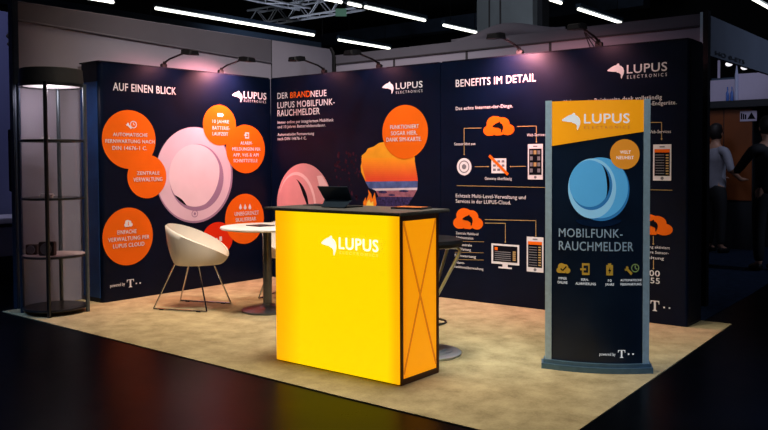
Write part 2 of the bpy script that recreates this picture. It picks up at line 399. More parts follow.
mb = MB(); mb.tube([(.075, .99, 0), (.075, .99, 2.58), (.06, .985, 2.65), (.03, .98, 2.70)], .022, BLACKM, 10); struct(mb.build('trim_4'))
mb = MB(); mb.box((4.43, 1.0, 0), (4.455, 1.035, 2.62), SILVER); mb.box((4.455, 1.0, 0), (4.50, 1.075, 2.63), BLACKM); struct(mb.build('trim_5'))
# loose cloth sagging over the back wall near the pillar
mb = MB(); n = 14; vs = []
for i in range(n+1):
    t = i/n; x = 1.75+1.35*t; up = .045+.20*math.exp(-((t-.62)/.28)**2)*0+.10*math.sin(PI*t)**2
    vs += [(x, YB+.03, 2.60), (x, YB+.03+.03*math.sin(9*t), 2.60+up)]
mb.add(vs, [[2*i, 2*i+2, 2*i+3, 2*i+1] for i in range(n)], FASCIA_SHADE, True)
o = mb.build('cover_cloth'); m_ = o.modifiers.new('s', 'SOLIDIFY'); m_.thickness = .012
tag(o, 'grey cloth bunched over top of the back wall below the pillar', 'cloth')

# ------------------------------------------------------------------ printed walls (pop-up displays)
def rounded(x0, y0, x1, y1, r, corners):
    """corners: set of 'a'(x0y0) 'b'(x1y0) 'c'(x1y1) 'd'(x0y1) to round"""
    out = []
    for k, (cx, cy, a) in {'a': (x0, y0, PI), 'b': (x1, y0, 1.5*PI), 'c': (x1, y1, 0), 'd': (x0, y1, .5*PI)}.items():
        if k in corners:
            ox = cx+(r if cx == x0 else -r); oy = cy+(r if cy == y0 else -r)
            out += [(ox+r*math.cos(a+i*PI/12), oy+r*math.sin(a+i*PI/12)) for i in range(7)]
        else: out.append((cx, cy))
    return out
D = .335
def display(label, pts, end, name='display_wall'):
    t = thing(name, label, 'display wall', (sum(p[0] for p in pts)/len(pts), sum(p[1] for p in pts)/len(pts), .006), 'dark blue printed stand walls')
    b = MB(); b.prism(pts, .007, H, NAVY); f = b.build('fabric_panel', t)
    return t, f
TL, FL = display('dark blue printed wall headed AUF EINEN BLICK, left of the corner',
                 rounded(-D, -2.16, 0., -.004, .05, {'a', 'b'}), None)
TB, FB = display('dark blue printed wall headed DER BRANDNEUE with the sunset picture', [(.004, 0), (2.328, 0), (2.328, D), (.004, D)], None)
TC, FC = display('dark blue printed wall headed BENEFITS IM DETAIL, behind the tall totem', rounded(2.334, 0, 4.665, D, .02, {'b'}), None)
# end faces and hems
b = MB(); b.box((-D+.02, -2.166, .05), (-.035, -2.161, H-.18), BLUE_LIT_END); b.build('end_panel', TL)
b = MB(); b.box((-D, -2.165, H-.0), (.004, -.02, H+.012), NAVY_D, bev=.004); b.build('top_hem', TL)
b = MB(); b.box((.02, -.004, H), (2.31, D, H+.010), NAVY_D, bev=.003); b.build('top_hem', TB)
b = MB(); b.box((2.35, -.004, H), (4.66, D, H+.010), NAVY_D, bev=.003); b.build('top_hem', TC)
b = MB(); b.box((4.6655, .03, .03), (4.669, D-.02, H-.02), NAVY_D); b.build('end_panel', TC)

def P_(name, fn, parent, label=None):
    b = MB(); fn(b); o = b.build(name, parent)
    if label: o['label'] = label
    return o
# --- left wall prints
P_('headline', lambda b: WL.text(b, 'AUF EINEN BLICK', 112.8, 175.8, 85., 92.6, WHITE_P, .009), FL)
P_('logo', lambda b: logo(WL, b, WHITE_P, (232, 90.7, 242.2, 102.2), (243.5, 266.2, 92.2, 99), (243.8, 265.8, 100.2, 102.6)), FL)
def picL(b):
    WL.disc(b, 195.6, 175, 38.6, 48, LILAC3, .0020, 64)
    WL.disc(b, 195.0, 174.2, 37.4, 46.8, LILAC1, .0024, 64)
    WL.disc(b, 197.2, 177.5, 27.0, 33.5, LILAC3, .0028, 64)
    WL.disc(b, 195.4, 175.5, 25.6, 31.2, LILAC2, .0032, 64)
    WL.arc_band(b, 195.4, 175.5, 25.8, 31.6, .09, BLACK_P, math.radians(215), math.radians(250), .0038)
    WL.arc_band(b, 195.4, 175.5, 27.5, 33.5, .14, LILAC3, math.radians(270), math.radians(400), .0036)
    WL.ring(b, 194.6, 213.7, 3.2, 3.6, .2, LILAC3, .0036); WL.disc(b, 194.6, 213.7, 1.2, 1.4, LILAC3, .0036, 16)
P_('product_picture', picL, FL, 'round lilac smoke detector picture')
def bubL(u, v, ru, rv, lines, icon=None, m=None, d=.005):
    def fn(b):
        WL.disc(b, u, v, ru, rv, m or ORANGE_P, d, 56)
        for (s, a, c, vt, vb) in lines: WL.text(b, s, a, c, vt, vb, WHITE_P, .006, d+.002)
        if icon: icon(b, d+.002)
    return P_('bubble', fn, FL)
def ic_wrench(b, d):
    WL.shape(b, WRENCH, 125.3, 122.6, 131.5, 128.9, WHITE_P, d); WL.ring(b, 133, 124.6, 3.4, 3.7, .22, WHITE_P, d); WL.line(b, [(133, 122.6), (133, 124.8), (134.6, 124.9)], .006, WHITE_P, d)
bubL(147, 176.5, 19.5, 21.8, [('ZENTRALE', 136.5, 159, 171.3, 174.8), ('VERWALTUNG', 133, 162, 177.4, 181.4)], d=.0045)
bubL(129.2, 139.5, 26.8, 29.4, [('AUTOMATISCHE', 112.5, 147, 133., 136.6), ('FERNWARTUNG NACH', 105, 154, 139.6, 143.2), ('DIN 14676-1 C.', 112, 146.5, 146.2, 150.)], ic_wrench, d=.0052)
bubL(219.5, 125.2, 16.5, 20.3, [('10 JAHRE', 212, 228.5, 119.9, 123.2), ('BATTERIE-', 212, 229.6, 126.3, 129.8), ('LAUFZEIT', 212, 227.7, 132.2, 135.6)],
     lambda b, d: (WL.rect(b, 217, 113.2, 222.4, 116.8, WHITE_P, d), WL.rect(b, 222.4, 114.2, 223.2, 115.8, WHITE_P, d)), d=.0045)
def ic_phone(b, d):
    WL.rect(b, 244.6, 132.4, 248.6, 138.6, WHITE_P, d); WL.rect(b, 245.3, 133.6, 247.9, 137.2, ORANGE_P, d+.001); WL.rect(b, 243.6, 134.6, 246.8, 135.8, WHITE_P, d+.002)
bubL(245.6, 149, 19.4, 24.2, [('ALARM-', 240, 252, 141.4, 144.8), ('MELDUNGEN PER', 232, 260, 147.4, 150.7), ('APP, VdS & API', 232.6, 258, 153.3, 156.6), ('SCHNITTSTELLE', 233, 257, 159., 162.3)], ic_phone, d=.0052)
def ic_cloud(b, d):
    WL.shape(b, CLOUD, 123.8, 219.8, 132.2, 226.8, WHITE_P, d); WL.line(b, [(128, 221.6), (128, 224.4)], .007, ORANGE_P, d+.001, .012)
bubL(128, 236.4, 25.2, 28.8, [('EINFACHE', 117, 136, 229.8, 233.8), ('VERWALTUNG PER', 107.7, 149, 236.4, 240.4), ('LUPUS CLOUD', 112.7, 144, 243, 247)], ic_cloud)
bubL(217.4, 239, 15.3, 17, [], lambda b, d: (WL.rect(b, 219, 236.5, 221.6, 241, WHITE_P, d), WL.rect(b, 215.4, 238, 217.2, 241, WHITE_P, d)), RED_P, .0045)
def ic_drops(b, d):
    for u in (240, 244.7, 249.4): WL.shape(b, [(.5, 0), (.8, .45), (.95, .72), (.75, .97), (.5, 1), (.25, .97), (.05, .72), (.2, .45)], u-1.7, 203.6, u+1.7, 209.4, WHITE_P, d)
bubL(244.6, 218.8, 19.4, 25, [('UNBEGRENZT', 234.2, 258.4, 211.3, 215.2), ('SKALIERBAR', 235.2, 255.6, 217.4, 221.2)], ic_drops, d=.0052)
def pwL(b):
    WL.text(b, 'powered by', 110, 124.6, 283.2, 286.4, WHITE_P, .004); tmark(WL, b, WHITE_P, (126.7, 279.3, 133.8, 287.2), [(136.2, 283.4), (140, 283)])
P_('sponsor_mark', pwL, FL)

# --- middle wall prints
def headB(b):
    WB.text(b, 'DER', 277.7, 288.2, 92.6, 98.6, WHITE_P, .008); WB.text(b, 'BRAND', 290.5, 310.4, 91.4, 97.5, ORANGE_P, .008); WB.text(b, 'NEUE', 310.9, 326.7, 90.3, 96.6, WHITE_P, .008)
    WB.text(b, 'LUPUS MOBILFUNK-', 277.7, 335, 100.4, 106.6, WHITE_P, .008); WB.text(b, 'RAUCHMELDER', 277.7, 320, 108.9, 115.3, WHITE_P, .008)
P_('headline', headB, FB)
def bodyB(b):
    for s, u1, vt, vb in (('Immer online per integriertem Mobilfunk', 333.7, 119.6, 122.6), ('und 10 Jahren Batterielebensdauer.', 326, 124.5, 127.4), ('Automatische Fernwartung', 314.2, 132.5, 135.3), ('nach DIN 14676-1 C.', 306.8, 137.1, 139.9)):
        WB.text(b, s, 277.9, u1, vt, vb, WHITE_P, .006)
P_('body_text', bodyB, FB)
P_('logo', lambda b: logo(WB, b, WHITE_P, (382.4, 81.8, 393.8, 94.4), (396, 422.8, 82, 88.4), (396.2, 422.6, 90.4, 92.9)), FB)
def picB(b):
    WB.disc(b, 304, 206, 27.6, 42.5, PINK1, .0022, 64)
    WB.disc(b, 297, 208, 19, 36, PINK2, .0026, 48); WB.disc(b, 296, 210, 18.4, 35, PINK1, .0030, 48)
    WB.arc_band(b, 290, 207, 18.5, 30, .17, BLACK_P, math.radians(-8), math.radians(68), .0036)
    WB.poly(b, [(317, 176), (322, 175.4), (330.5, 190), (330.5, 205), (326, 205), (320, 188)], PINK2, .0034)
P_('product_picture', picB, FB, 'pink smoke detector picture')
def sunB(b):
    top = [(361.3, 172), (360.8, 166), (362.6, 160), (361.6, 156), (366, 152), (368, 148.5), (374, 146.5), (379, 143), (386, 141.5), (400, 138), (412, 146), (415, 158), (414.6, 165), (416.6, 172), (418, 181)]
    WB.poly(b, top+[(366, 182)], SUN_P, .0022)
    for i in range(11):
        f = i/10; v = 158+2*i; k = (252-24*f, 158-76*f, 36+12*f)
        WB.poly(b, [(361.4+.06*i*i, v), (414.2+.36*i, v-.6), (418, 181.6), (366, 182.2)], mat('dusk_print_%s' % 'abcdefghijk'[i], k, .6, spec=.08, noise=.06, nscale=6), .0023+.0001*i)
    WB.poly(b, [(365.5, 181.6), (418, 181), (417.6, 190), (376, 190.5), (369, 188)], SEA_P, .0036)
    WB.poly(b, [(372, 188.6), (417.6, 187.6), (416.9, 190.6), (377, 191.2)], FOAM_P, .0038)
    WB.poly(b, [(376, 190.6), (417.2, 190), (413, 198), (380, 199)], SAND_P, .0041)
    WB.poly(b, [(374, 198), (380, 196.6), (413.6, 197), (409, 204), (398, 209), (372, 209)], PEBBLE_P, .0044)
    for (u, v, w, h) in ((383, 192, 9, 3), (404, 191, 10, 2.4), (392, 195, 7, 2)): WB.disc(b, u, v, w/2, h/2, PEBBLE_P, .0047, 12)
P_('sunset_picture', sunB, FB, 'orange sunset over the sea seen from a cave')
def flB(b):
    WB.poly(b, [(364, 208), (363.5, 202), (366, 197), (366.6, 201), (369, 194), (368.4, 189.5), (371.5, 194), (372.6, 199), (375, 192.5), (376.2, 199), (377, 204), (375, 208)], FLAME_P, .0050)
    WB.poly(b, [(366, 208), (367.4, 202), (369.6, 199), (371, 203), (373.6, 201), (374, 208)], FLAME2_P, .0054)
P_('flame_picture', flB, FB, 'small camp fire picture')
def rockB(b):
    rr = random.Random(3)
    for i in range(46):
        u = rr.uniform(329, 360); v = rr.uniform(150, 196); w = rr.uniform(.7, 2.2); h = rr.uniform(1.5, 6)
        WB.poly(b, [(u, v), (u+w, v+h*.3), (u+w*.7, v+h), (u-w*.3, v+h*.7)], ROCK_P, .0022)
P_('rock_picture', rockB, FB, 'reddish cave rock picture')
def bubB(b):
    WB.disc(b, 405, 132, 22.8, 27, ORANGE_P, .0060, 56)
    for s, a, c, vt, vb in (('FUNKTIONIERT', 390.8, 419.4, 124.7, 128.7), ('SOGAR HIER,', 391.5, 417.6, 131, 135), ('DANK SIM-KARTE.', 386.9, 422, 137.3, 141.3)): WB.text(b, s, a, c, vt, vb, WHITE_P, .006, .008)
P_('bubble', bubB, FB)

# --- right wall prints
P_('headline', lambda b: WB.text(b, 'BENEFITS IM DETAIL', 456, 536, 76.7, 84.2, WHITE_P, .006), FC)
P_('logo', lambda b: logo(WB, b, WHITE_P, (607.5, 63.6, 624.2, 79.2), (627, 667.3, 63.5, 72.2), (627.2, 667, 74.2, 77.4)), FC)
def bodyC(b):
    for s, u0, u1, vt, vb in (('Das echte Internet-der-Dinge.', 456, 513, 105.4, 108.8), ('Unbegrenzte Reichweite dank vollständig', 564, 662, 97.4, 101.6), ('vernetzter LUPUS-Endgeräte.', 610, 676.7, 101.9, 105.8),
                              ('Echtzeit Multi-Level-Verwaltung und', 456, 526, 194.6, 198.3), ('Services in der LUPUS-Cloud.', 456, 511, 199.9, 203.6),
                              ('Sensor löst aus', 454.5, 475.5, 142.4, 145.2), ('Web-Services', 527, 546, 133.3, 136.2), ('Gateway überflüssig', 485, 512, 177.1, 180),
                              ('Zentrale Multilevel', 456, 478.5, 232.2, 234.8), ('Administration', 456, 473.5, 236.4, 239), ('zentrale', 460, 472, 243.6, 246.2), ('Wartung', 459.5, 471, 248, 250.6),
                              ('Fernwartung', 455, 476, 254.6, 257.2), ('Alarm-', 456, 465, 261.2, 263.8), ('Funktionsüberwachung', 454.5, 483.5, 266.4, 269),
                              ('Web-Services', 648, 671, 130, 133.2), ('vernetzung aktiviert', 634, 670, 245.4, 248.2), ('weitere Sensor-', 640, 669, 250.8, 253.6), ('schaltung', 640, 664, 256.2, 259)):
        WB.text(b, s, u0, u1, vt, vb, WHITE_P, .008)
    WB.text(b, '1000', 640, 660, 270, 275.8, WHITE_P, .01); WB.text(b, '5555', 640, 660, 277.4, 283, WHITE_P, .01)
P_('body_text', bodyC, FC)
def cloud_icon(box, wolf):
    def fn(b): WB.shape(b, CLOUD, *box, ORANGE_P, .003); WB.shape(b, WOLF, *wolf, BLACK_P, .005)
    P_('cloud_icon', fn, FC, 'orange cloud with dark wolf head')
cloud_icon((483.5, 115.9, 514.5, 135.6), (492.5, 121.5, 503.5, 133)); cloud_icon((453.4, 208.3, 483.2, 229.2), (462.5, 214.5, 473, 226)); cloud_icon((632, 214, 673, 235), (645, 219.5, 658, 231.5))
def arrows(b):
    for pts in ([(481.6, 128), (464.3, 128.3), (464.3, 154)], [(517, 126.5), (536.5, 126), (536.5, 141.5)], [(474.8, 166.7), (488, 166.6)], [(526, 166.3), (511, 166.5)],
                [(485, 219.6), (536, 220.6), (536, 235.5)], [(485, 223), (505.5, 223.3), (505.5, 241.5)], [(640, 122.6), (661.7, 122.4), (661.7, 138.5)], [(653.6, 260), (653.6, 268)], [(653.4, 236), (653.4, 243.5)]):
        WB.line(b, pts, .0055, GOLD_P, .003, .013)
    WB.line(b, [(457, 185.6), (672.5, 190.2)], .0045, GOLD_P, .003)
    for v in (241.2, 252.2, 259.4): WB.line(b, [(455, v), (484, v+.6)], .0035, GOLD_P, .003)
P_('arrow_lines', arrows, FC)
def sensor(b):
    WB.disc(b, 464.3, 166.7, 7.3, 8.6, WHITE_P, .003, 32); WB.ring(b, 464.3, 166.7, 5.2, 6.2, .16, GREY_P, .004); WB.disc(b, 464.3, 166.7, 2.2, 2.6, GREY_P, .004, 20)
P_('sensor_icon', sensor, FC)
def gate(b):
    WB.rect(b, 491.6, 158.4, 506.4, 173.2, WHITE_P, .003)
    for i in range(3):
        for j in range(3): WB.rect(b, 493.2+i*4.3, 160.2+j*4.2, 496+i*4.3, 162.4+j*4.2, GREY_P, .0038)
    WB.line(b, [(489.6, 155.6), (508.2, 174.6)], .026, ORANGE_P, .005)
P_('gateway_icon', gate, FC, 'white box crossed out in orange')
def phone(b, u0, v0, u1, v1, kind):
    WB.rect(b, u0, v0, u1, v1, WHITE_P, .003); w = u1-u0; h = v1-v0
    WB.rect(b, u0+w*.08, v0+h*.13, u1-w*.08, v1-h*.13, BLACK_P, .004)
    WB.disc(b, (u0+u1)/2, v1-h*.065, w*.09, w*.09, GREY_P, .004, 16); WB.rect(b, u0+w*.36, v0+h*.05, u1-w*.36, v0+h*.08, GREY_P, .004)
    if kind == 0:
        for i in range(3):
            for j in range(4): WB.rect(b, u0+w*(.14+.25*i), v0+h*(.18+.17*j), u0+w*(.33+.25*i), v0+h*(.29+.17*j), [GREY_P, GOLD_P, GREY_P, BLACK_P][(i+2*j) % 4], .005)
    else:
        WB.rect(b, u0+w*.08, v0+h*.13, u1-w*.08, v0+h*.22, ORANGE_P, .005)
        for j in range(8):
            v = v0+h*(.28+.073*j); WB.rect(b, u0+w*.13, v, u0+w*.62, v+h*.02, GREY_P, .005); WB.rect(b, u0+w*.7, v, u0+w*.86, v+h*.035, GOLD_P, .005)
for a in ((528, 144, 543, 179.5, 0), (526.9, 237, 543.6, 272, 1), (653.2, 144.4, 671.4, 180.6, 1)): P_('phone_icon', lambda b, a=a: phone(b, *a), FC)
def mon(b):
    WB.rect(b, 491.6, 244.2, 519.4, 264.4, WHITE_P, .003); WB.rect(b, 493.4, 246, 517.6, 262, BLACK_P, .004)
    WB.rect(b, 502.6, 264.4, 508, 267, WHITE_P, .003); WB.rect(b, 498.6, 267, 512, 268.6, WHITE_P, .003)
    WB.rect(b, 495, 247, 498, 250, ORANGE_P, .005)
    for j in range(5): WB.rect(b, 495, 251.6+2*j, 511, 252.4+2*j, GREY_P, .005); WB.rect(b, 513, 251.4+2*j, 516, 252.8+2*j, GOLD_P, .005)
P_('monitor_icon', mon, FC)
def pwC(b): tmark(WB, b, WHITE_P, (650.6, 300.6, 659.4, 311), [(664.2, 307.4), (669.6, 308)], .8)
P_('sponsor_mark', pwC, FC)

# ------------------------------------------------------------------ arm lamps clamped on the printed walls
def lamp(foot, dirv, label, power, col=(1, .36, .38), arm_out=.40, up=.115, size=1.):
    dirv = Vector(dirv).normalized(); F = Vector((foot[0], foot[1], H+.012)); side = dirv.cross(Vector((0, 0, 1)))
    t = thing('arm_lamp', label, 'lamp', F, 'arm lamps along the top of the printed walls')
    b = MB(); b.box((-.022, -.03, -.005), (.022, .03, .035), BLACKPL, Matrix.Translation(F) @ dirv.to_track_quat('X', 'Z').to_matrix().to_4x4(), bev=.006)
    b.tube([F+Vector((0, 0, .02)), F+Vector((0, 0, .05))+dirv*.02], .018, BLACKPL, 10); b.build('clamp', t)
    hd = F+dirv*arm_out+Vector((0, 0, up))
    b = MB(); b.tube([F+Vector((0, 0, .04)), F+dirv*.1+Vector((0, 0, .075)), hd-dirv*.06], .0095, BLACKM, 8); b.build('arm', t)
    ax = (dirv*.93-Vector((0, 0, .22))).normalized()       # the head leans down a little
    q = Matrix.Translation(hd) @ Matrix((dirv, side, dirv.cross(side)*-1)).transposed().to_4x4()
    b = MB(); hh = []
    for (x, w, z0, z1) in ((-.085, .035, -.010, .020), (-.06, .055, -.020, .026), (.02, .062, -.028, .024), (.075, .060, -.032, .014), (.092, .050, -.030, .004)):
        hh += [(x, -w, z0), (x, w, z0), (x, w*.8, z1), (x, -w*.8, z1)]
    fs = [[0, 3, 2, 1], [16, 17, 18, 19]]
    for i in range(4):
        for k in range(4): a = 4*i; fs.append([a+k, a+(k+1) % 4, a+4+(k+1) % 4, a+4+k])
    b.add([q @ Vector(p) for p in hh], fs, BLACKPL); hdo = b.build('lamp_head', t)
    b = MB(); b.add([q @ Vector(p) for p in ((-.0862, -.032, -.008), (-.0862, .032, -.008), (-.0862, .028, .017), (-.0862, -.028, .017))], [[0, 1, 2, 3]], LAMPG); b.build('lens', hdo)
    L = bpy.data.lights.new('lamp_light', 'SPOT'); L.energy = power; L.color = col; L.spot_size = math.radians(132); L.spot_blend = .8; L.shadow_soft_size = .05
    lo = bpy.data.objects.new('lamp_light', L); COL.objects.link(lo); lo.location = hd+Vector((0, 0, -.025))-dirv*.10
    aim = Vector((foot[0], foot[1], H-.30)); lo.rotation_euler = (aim-lo.location).to_track_quat('-Z', 'Y').to_euler()
    return t
LX = (1, 0, 0); LY = (0, -1, 0)
lamp((-.02, -1.429), LX, 'black arm lamp on left wall, nearer the headline AUF EINEN BLICK', 24)
lamp((-.02, -.703), LX, 'black arm lamp on left wall, above its white logo', 160)
lamp((.809, .02), LY, 'black arm lamp above the words DER BRANDNEUE', 14)
lamp((1.566, .02), LY, 'black arm lamp above the bubble FUNKTIONIERT, left of its logo', 14)
lamp((3.177, .02), LY, 'black arm lamp above the words BENEFITS IM DETAIL', 165)
t6 = lamp((3.918, .02), LY, 'black arm lamp on spread wire stays, at right near the LUPUS logo', 10)
b = MB(); hd = Vector((3.918, -.27, H+.10))
for x in (3.84, 3.875, 3.93): b.tube([Vector((3.905, -.24, H+.105)), Vector((x, .02, H+.012))], .004, BLACKM, 6)
b.build('wire_stay', t6)

# ------------------------------------------------------------------ counter
CZ0 = .006
CT = thing('counter', 'glowing yellow promotion counter with white LUPUS lettering', 'counter', (3.39, -2.5, CZ0))
X0, X1, Y0, Y1, ZT = 2.872, 3.905, -2.697, -2.296, 1.002
LBF = lightbox_mat('yellow_lightbox', (255, 219, 2), (255, 176, 4), 0, X0, X1, .30, 1.0)
LBS = lightbox_mat('orange_lightbox', (246, 150, 2), (226, 122, 2), 1, Y0, Y1, .12, .95)
LBD = mat('lightbox_brace_shadow', (120, 60, 6), .6, emit=(206, 116, 10), estr=.85, noise=.05)  # shadow of the cross bars behind the fabric, drawn as darker strips
b = MB(); b.box((X0+.004, Y0, CZ0+.008), (X1-.006, Y0+.012, ZT), LBF, bev=.003); fp = b.build('front_panel', CT)
WCF = Surf(lambda s, z, d: (s, Y0-d, z), lambda u, v: (lambda p: (p.x, p.z))(at(u, v, 1, Y0)))
LOGOW = mat('white_lightbox_print', (255, 255, 255), .6, emit=(255, 252, 232), estr=1., noise=.01)
LOGOY = mat('pale_lightbox_print', (255, 230, 120), .6, emit=(255, 226, 96), estr=1., noise=.01)
b = MB(); logo(WCF, b, LOGOW, (321.6, 235.2, 336.6, 255.4), (339.2, 378.6, 238.6, 250.4), (340, 378, 252.6, 255.4), m2=LOGOY); b.build('logo', fp)
b = MB(); b.box((X1-.016, Y0+.03, CZ0+.033), (X1-.006, Y1-.02, ZT-.03), LBS); sp_ = b.build('side_panel', CT)
b = MB()
for (ya, yb) in ((Y0+.05, Y1-.03), (Y1-.03, Y0+.05)):
    for (za, zb) in ((CZ0+.06, (CZ0+ZT)/2+.03), ((CZ0+ZT)/2+.03, ZT-.03)):
        pass
def strip(b, p, q, w, m):
    p, q = Vector(p), Vector(q); d = (q-p).normalized(); n = Vector((1, 0, 0)).cross(d)*w/2
    b.poly([p-n, q-n, q+n, p+n], m)
xs = X1-.0045; zc = (CZ0+ZT)/2; ya, yb = Y0+.045, Y1-.03; yc = (ya+yb)/2
strip(b, (xs, ya, CZ0+.06), (xs, yb, ZT-.04), .020, LBD); strip(b, (xs+.0004, yb, CZ0+.06), (xs+.0004, ya, ZT-.04), .020, LBD)
b.build('brace_shadow', sp_)
b = MB()
for (xa, ya_) in ((X1-.03, Y0+.0125), (X1-.03, Y1-.025), (X0, Y1-.025)): b.box((xa, ya_, CZ0), (xa+.03, ya_+.025, ZT), FRAME_BR, bev=.003)
b.box((X0, Y0+.0125, CZ0), (X0+.012, Y0+.05, ZT), FRAME_BR)
b.box((X1-.028, Y0+.03, CZ0), (X1-.002, Y1-.02, CZ0+.035), FRAME_BR); b.box((X1-.028, Y0+.03, ZT-.035), (X1-.002, Y1-.02, ZT), FRAME_BR)
b.box((X0+.01, Y0+.0125, CZ0), (X1-.02, Y0+.03, CZ0+.02), FRAME_BR)
b.box((X0+.02, Y1-.03, .50), (X1-.04, Y1-.01, .53), FRAME_BR)
b.build('frame', CT)
b = MB(); b.box((X0+.002, Y0+.05, CZ0+.01), (X0+.010, Y1-.03, ZT-.005), LBS); b.build('side_panel', CT)
b = MB(); b.box((X0+.015, Y0+.03, .49), (X1-.035, Y1-.03, .505), COUNTERTOP); b.build('shelf', CT)
b = MB(); b.box((X0-.045, Y0-.06, ZT), (X1+.045, Y1+.06, 1.021), COUNTERTOP, bev=.005); b.build('countertop', CT)
ZC = 1.0215
# tablet with kickstand
TT = thing('tablet_computer', 'dark tablet propped on its kickstand on the yellow counter', 'tablet', (3.18, -2.40, ZC))
def quadbox(b, pts, n, th, m):
    n = Vector(n).normalized()*th; P = [Vector(p) for p in pts]; k = len(P)
    b.add(P+[p+n for p in P], [list(range(k))[::-1], list(range(k, 2*k))]+[[i, (i+1) % k, k+(i+1) % k, k+i] for i in range(k)], m)
SCR = mat('dark_tablet_case', (22, 34, 44), .35, metal=.2, noise=.15, nscale=20)
a0 = at(318, 186, 1, -2.43); a1 = at(347.5, 186, 1, -2.41); a1.z = a0.z
bl = at(325.5, 199.5, 1, -2.37); br = at(352.5, 199.5, 1, -2.35); br.z = bl.z
c0 = at(321.5, 206.8, 2, ZC+.004); c1 = at(357.5, 206.8, 2, ZC+.004); c1.y = c0.y
b = MB(); quadbox(b, [a0, a1, br, bl], (.0, -1, -.5), .008, SCR); scr = b.build('screen', TT)
b = MB(); quadbox(b, [bl+Vector((0, -.004, 0)), br+Vector((0, -.004, 0)), c1, c0], (0, -1, .3), .004, SCR); b.build('kickstand', TT)
b = MB(); b.box((c0.x+.03, c0.y+.03, ZC), (c1.x-.01, c0.y+.20, ZC+.008), BLACKPL, bev=.002); b.build('keyboard', TT)
def sheet(name, pts, z, th, m, label, cat, group=None):
    b = MB(); b.prism(pts, z, z+th, m); o = b.build(name); return tag(o, label, cat, group)
sheet('leaflet', [(2.90, -2.46), (3.09, -2.45), (3.06, -2.30), (2.88, -2.31)], ZC, .004, PAPER, 'dark leaflet lying flat left of the tablet', 'leaflet')
o = MB(); o.prism([(3.64, -2.44), (3.86, -2.42), (3.84, -2.28), (3.62, -2.30)], ZC, ZC+.010, PAPER); o.prism([(3.66, -2.43), (3.84, -2.41), (3.825, -2.30), (3.645, -2.31)], ZC+.010, ZC+.012, PAPER2)
tag(o.build('brochure'), 'dark brochure with orange print at right end of the counter', 'brochure')

# ------------------------------------------------------------------ round table
TX, TY = 1.517, -1.498
RT_ = thing('bistro_table', 'round white table on a chrome column beside the counter', 'table', (TX, TY, CZ0))
b = MB(); b.lathe([(0, .726), (.36, .726), (.395, .732), (.405, .742), (.402, .752), (.39, .756), (0, .756)], (TX, TY, 0), TABLEW, 64); b.build('tabletop', RT_)
b = MB(); b.lathe([(.039, .03), (.039, .70), (.08, .715), (.11, .726)], (TX, TY, 0), COLM, 28); b.build('column', RT_)
b = MB(); b.lathe([(.225, CZ0), (.228, .022), (.21, .030), (.09, .044), (.06, .055), (.042, .075)], (TX, TY, 0), COLM, 56); b.build('base', RT_)
sheet('leaflet', [(1.36, -1.60), (1.56, -1.62), (1.60, -1.48), (1.40, -1.45)], .7565, .006, PAPER, 'dark leaflet lying on the round white table', 'leaflet')

# ------------------------------------------------------------------ tub chairs
def rot2(x, y, a): return (x*math.cos(a)-y*math.sin(a), x*math.sin(a)+y*math.cos(a))
def tub_chair(cx, cy, ang, label):
    t = thing('tub_chair', label, 'chair', (cx, cy, CZ0), 'white tub chairs at the round table')
    def W(x, y, z, tw=0.): r = rot2(x, y, ang+tw); return (cx+r[0], cy+r[1], z)
    # shell: angle 0 = front, PI = back. rim height low in front, high behind
    n = 56; rows = 14; grid = []
    def rim(a):
        k = (1-math.cos(a))/2                    # 0 front .. 1 back
        z = .465+.287*(k**.62)
        rx = .30 if math.cos(a) > 0 else .262; ry = .268
        return .03+rx*math.cos(a), ry*math.sin(a), z
    def point(a, t, off):                        # t 0 at the seat centre, 1 at the rim
        X, Y, Z = rim(a)
        zb = .392+.004*math.cos(a); R0 = .70+.12*math.cos(a)
        # profile: flat pan, then curve, then wall
        if t < .4: r = R0*t/.4; h = .015*(t/.4)**2
        else:
            q = (t-.4)/.6; r = R0+(1-R0)*(.55*math.sin(q*PI/2)+.45*q); h = .015+.985*(.45*(1-math.cos(q*PI/2))+.55*q**1.25)
        lean = 1-.0*h
        px = X*r*lean-.01*(1-h); py = Y*r*lean
        return (px*(1-off*1.0), py*(1-off*1.0), zb+(Z-zb)*h+off*.16)
    vs = []
    for i in range(n):
        a = 2*PI*i/n
        for j in range(1, rows+1): vs.append(W(*point(a, j/rows, 0), .21))
    outer0 = len(vs)
    for i in range(n):
        a = 2*PI*i/n
        for j in range(1, rows+1): vs.append(W(*point(a, j/rows, .055), .21))
    fs = []
    for i in range(n):
        i2 = (i+1) % n
        for j in range(rows-1):
            fs.append([i*rows+j, i*rows+j+1, i2*rows+j+1, i2*rows+j])
            fs.append([outer0+i*rows+j, outer0+i2*rows+j, outer0+i2*rows+j+1, outer0+i*rows+j+1])
        fs.append([i*rows+rows-1, outer0+i*rows+rows-1, outer0+i2*rows+rows-1, i2*rows+rows-1])
    fs.append([i*rows for i in range(n)]); fs.append([outer0+i*rows for i in range(n)][::-1])
    b = MB(); b.add(vs, fs, SHELLW, True); b.build('seat_shell', t, sharp=1.2)
    for sgn in (1, -1):
        yf = .22*sgn; yt = .125*sgn
        pts = []
        A = Vector((-.265, yf, CZ0+.008)); Bp = Vector((.265, yf, CZ0+.008)); At = Vector((-.10, yt, .415)); Bt = Vector((.13, yt, .418))
        b = MB(); b.tube([W(*A.lerp(Bp, i/6)) for i in range(7)], .007, CHROME, 8)
        for p in (A.lerp(Bp, .15), A.lerp(Bp, .85)):
            b.tube([W(p.x-.02, p.y, CZ0+.004), W(p.x+.02, p.y, CZ0+.004)], .010, BLACKPL, 8)
        b.build('runner', t)
        for s, e in ((A, At), (Bp, Bt)):
            b = MB(); b.tube([W(*s.lerp(e, i/5)) for i in range(6)], .007, CHROME, 8); b.build('leg', t)
    return t
tub_chair(.824, -1.768, math.radians(21.3), 'white tub chair on chrome sled legs, in front of the left printed wall')
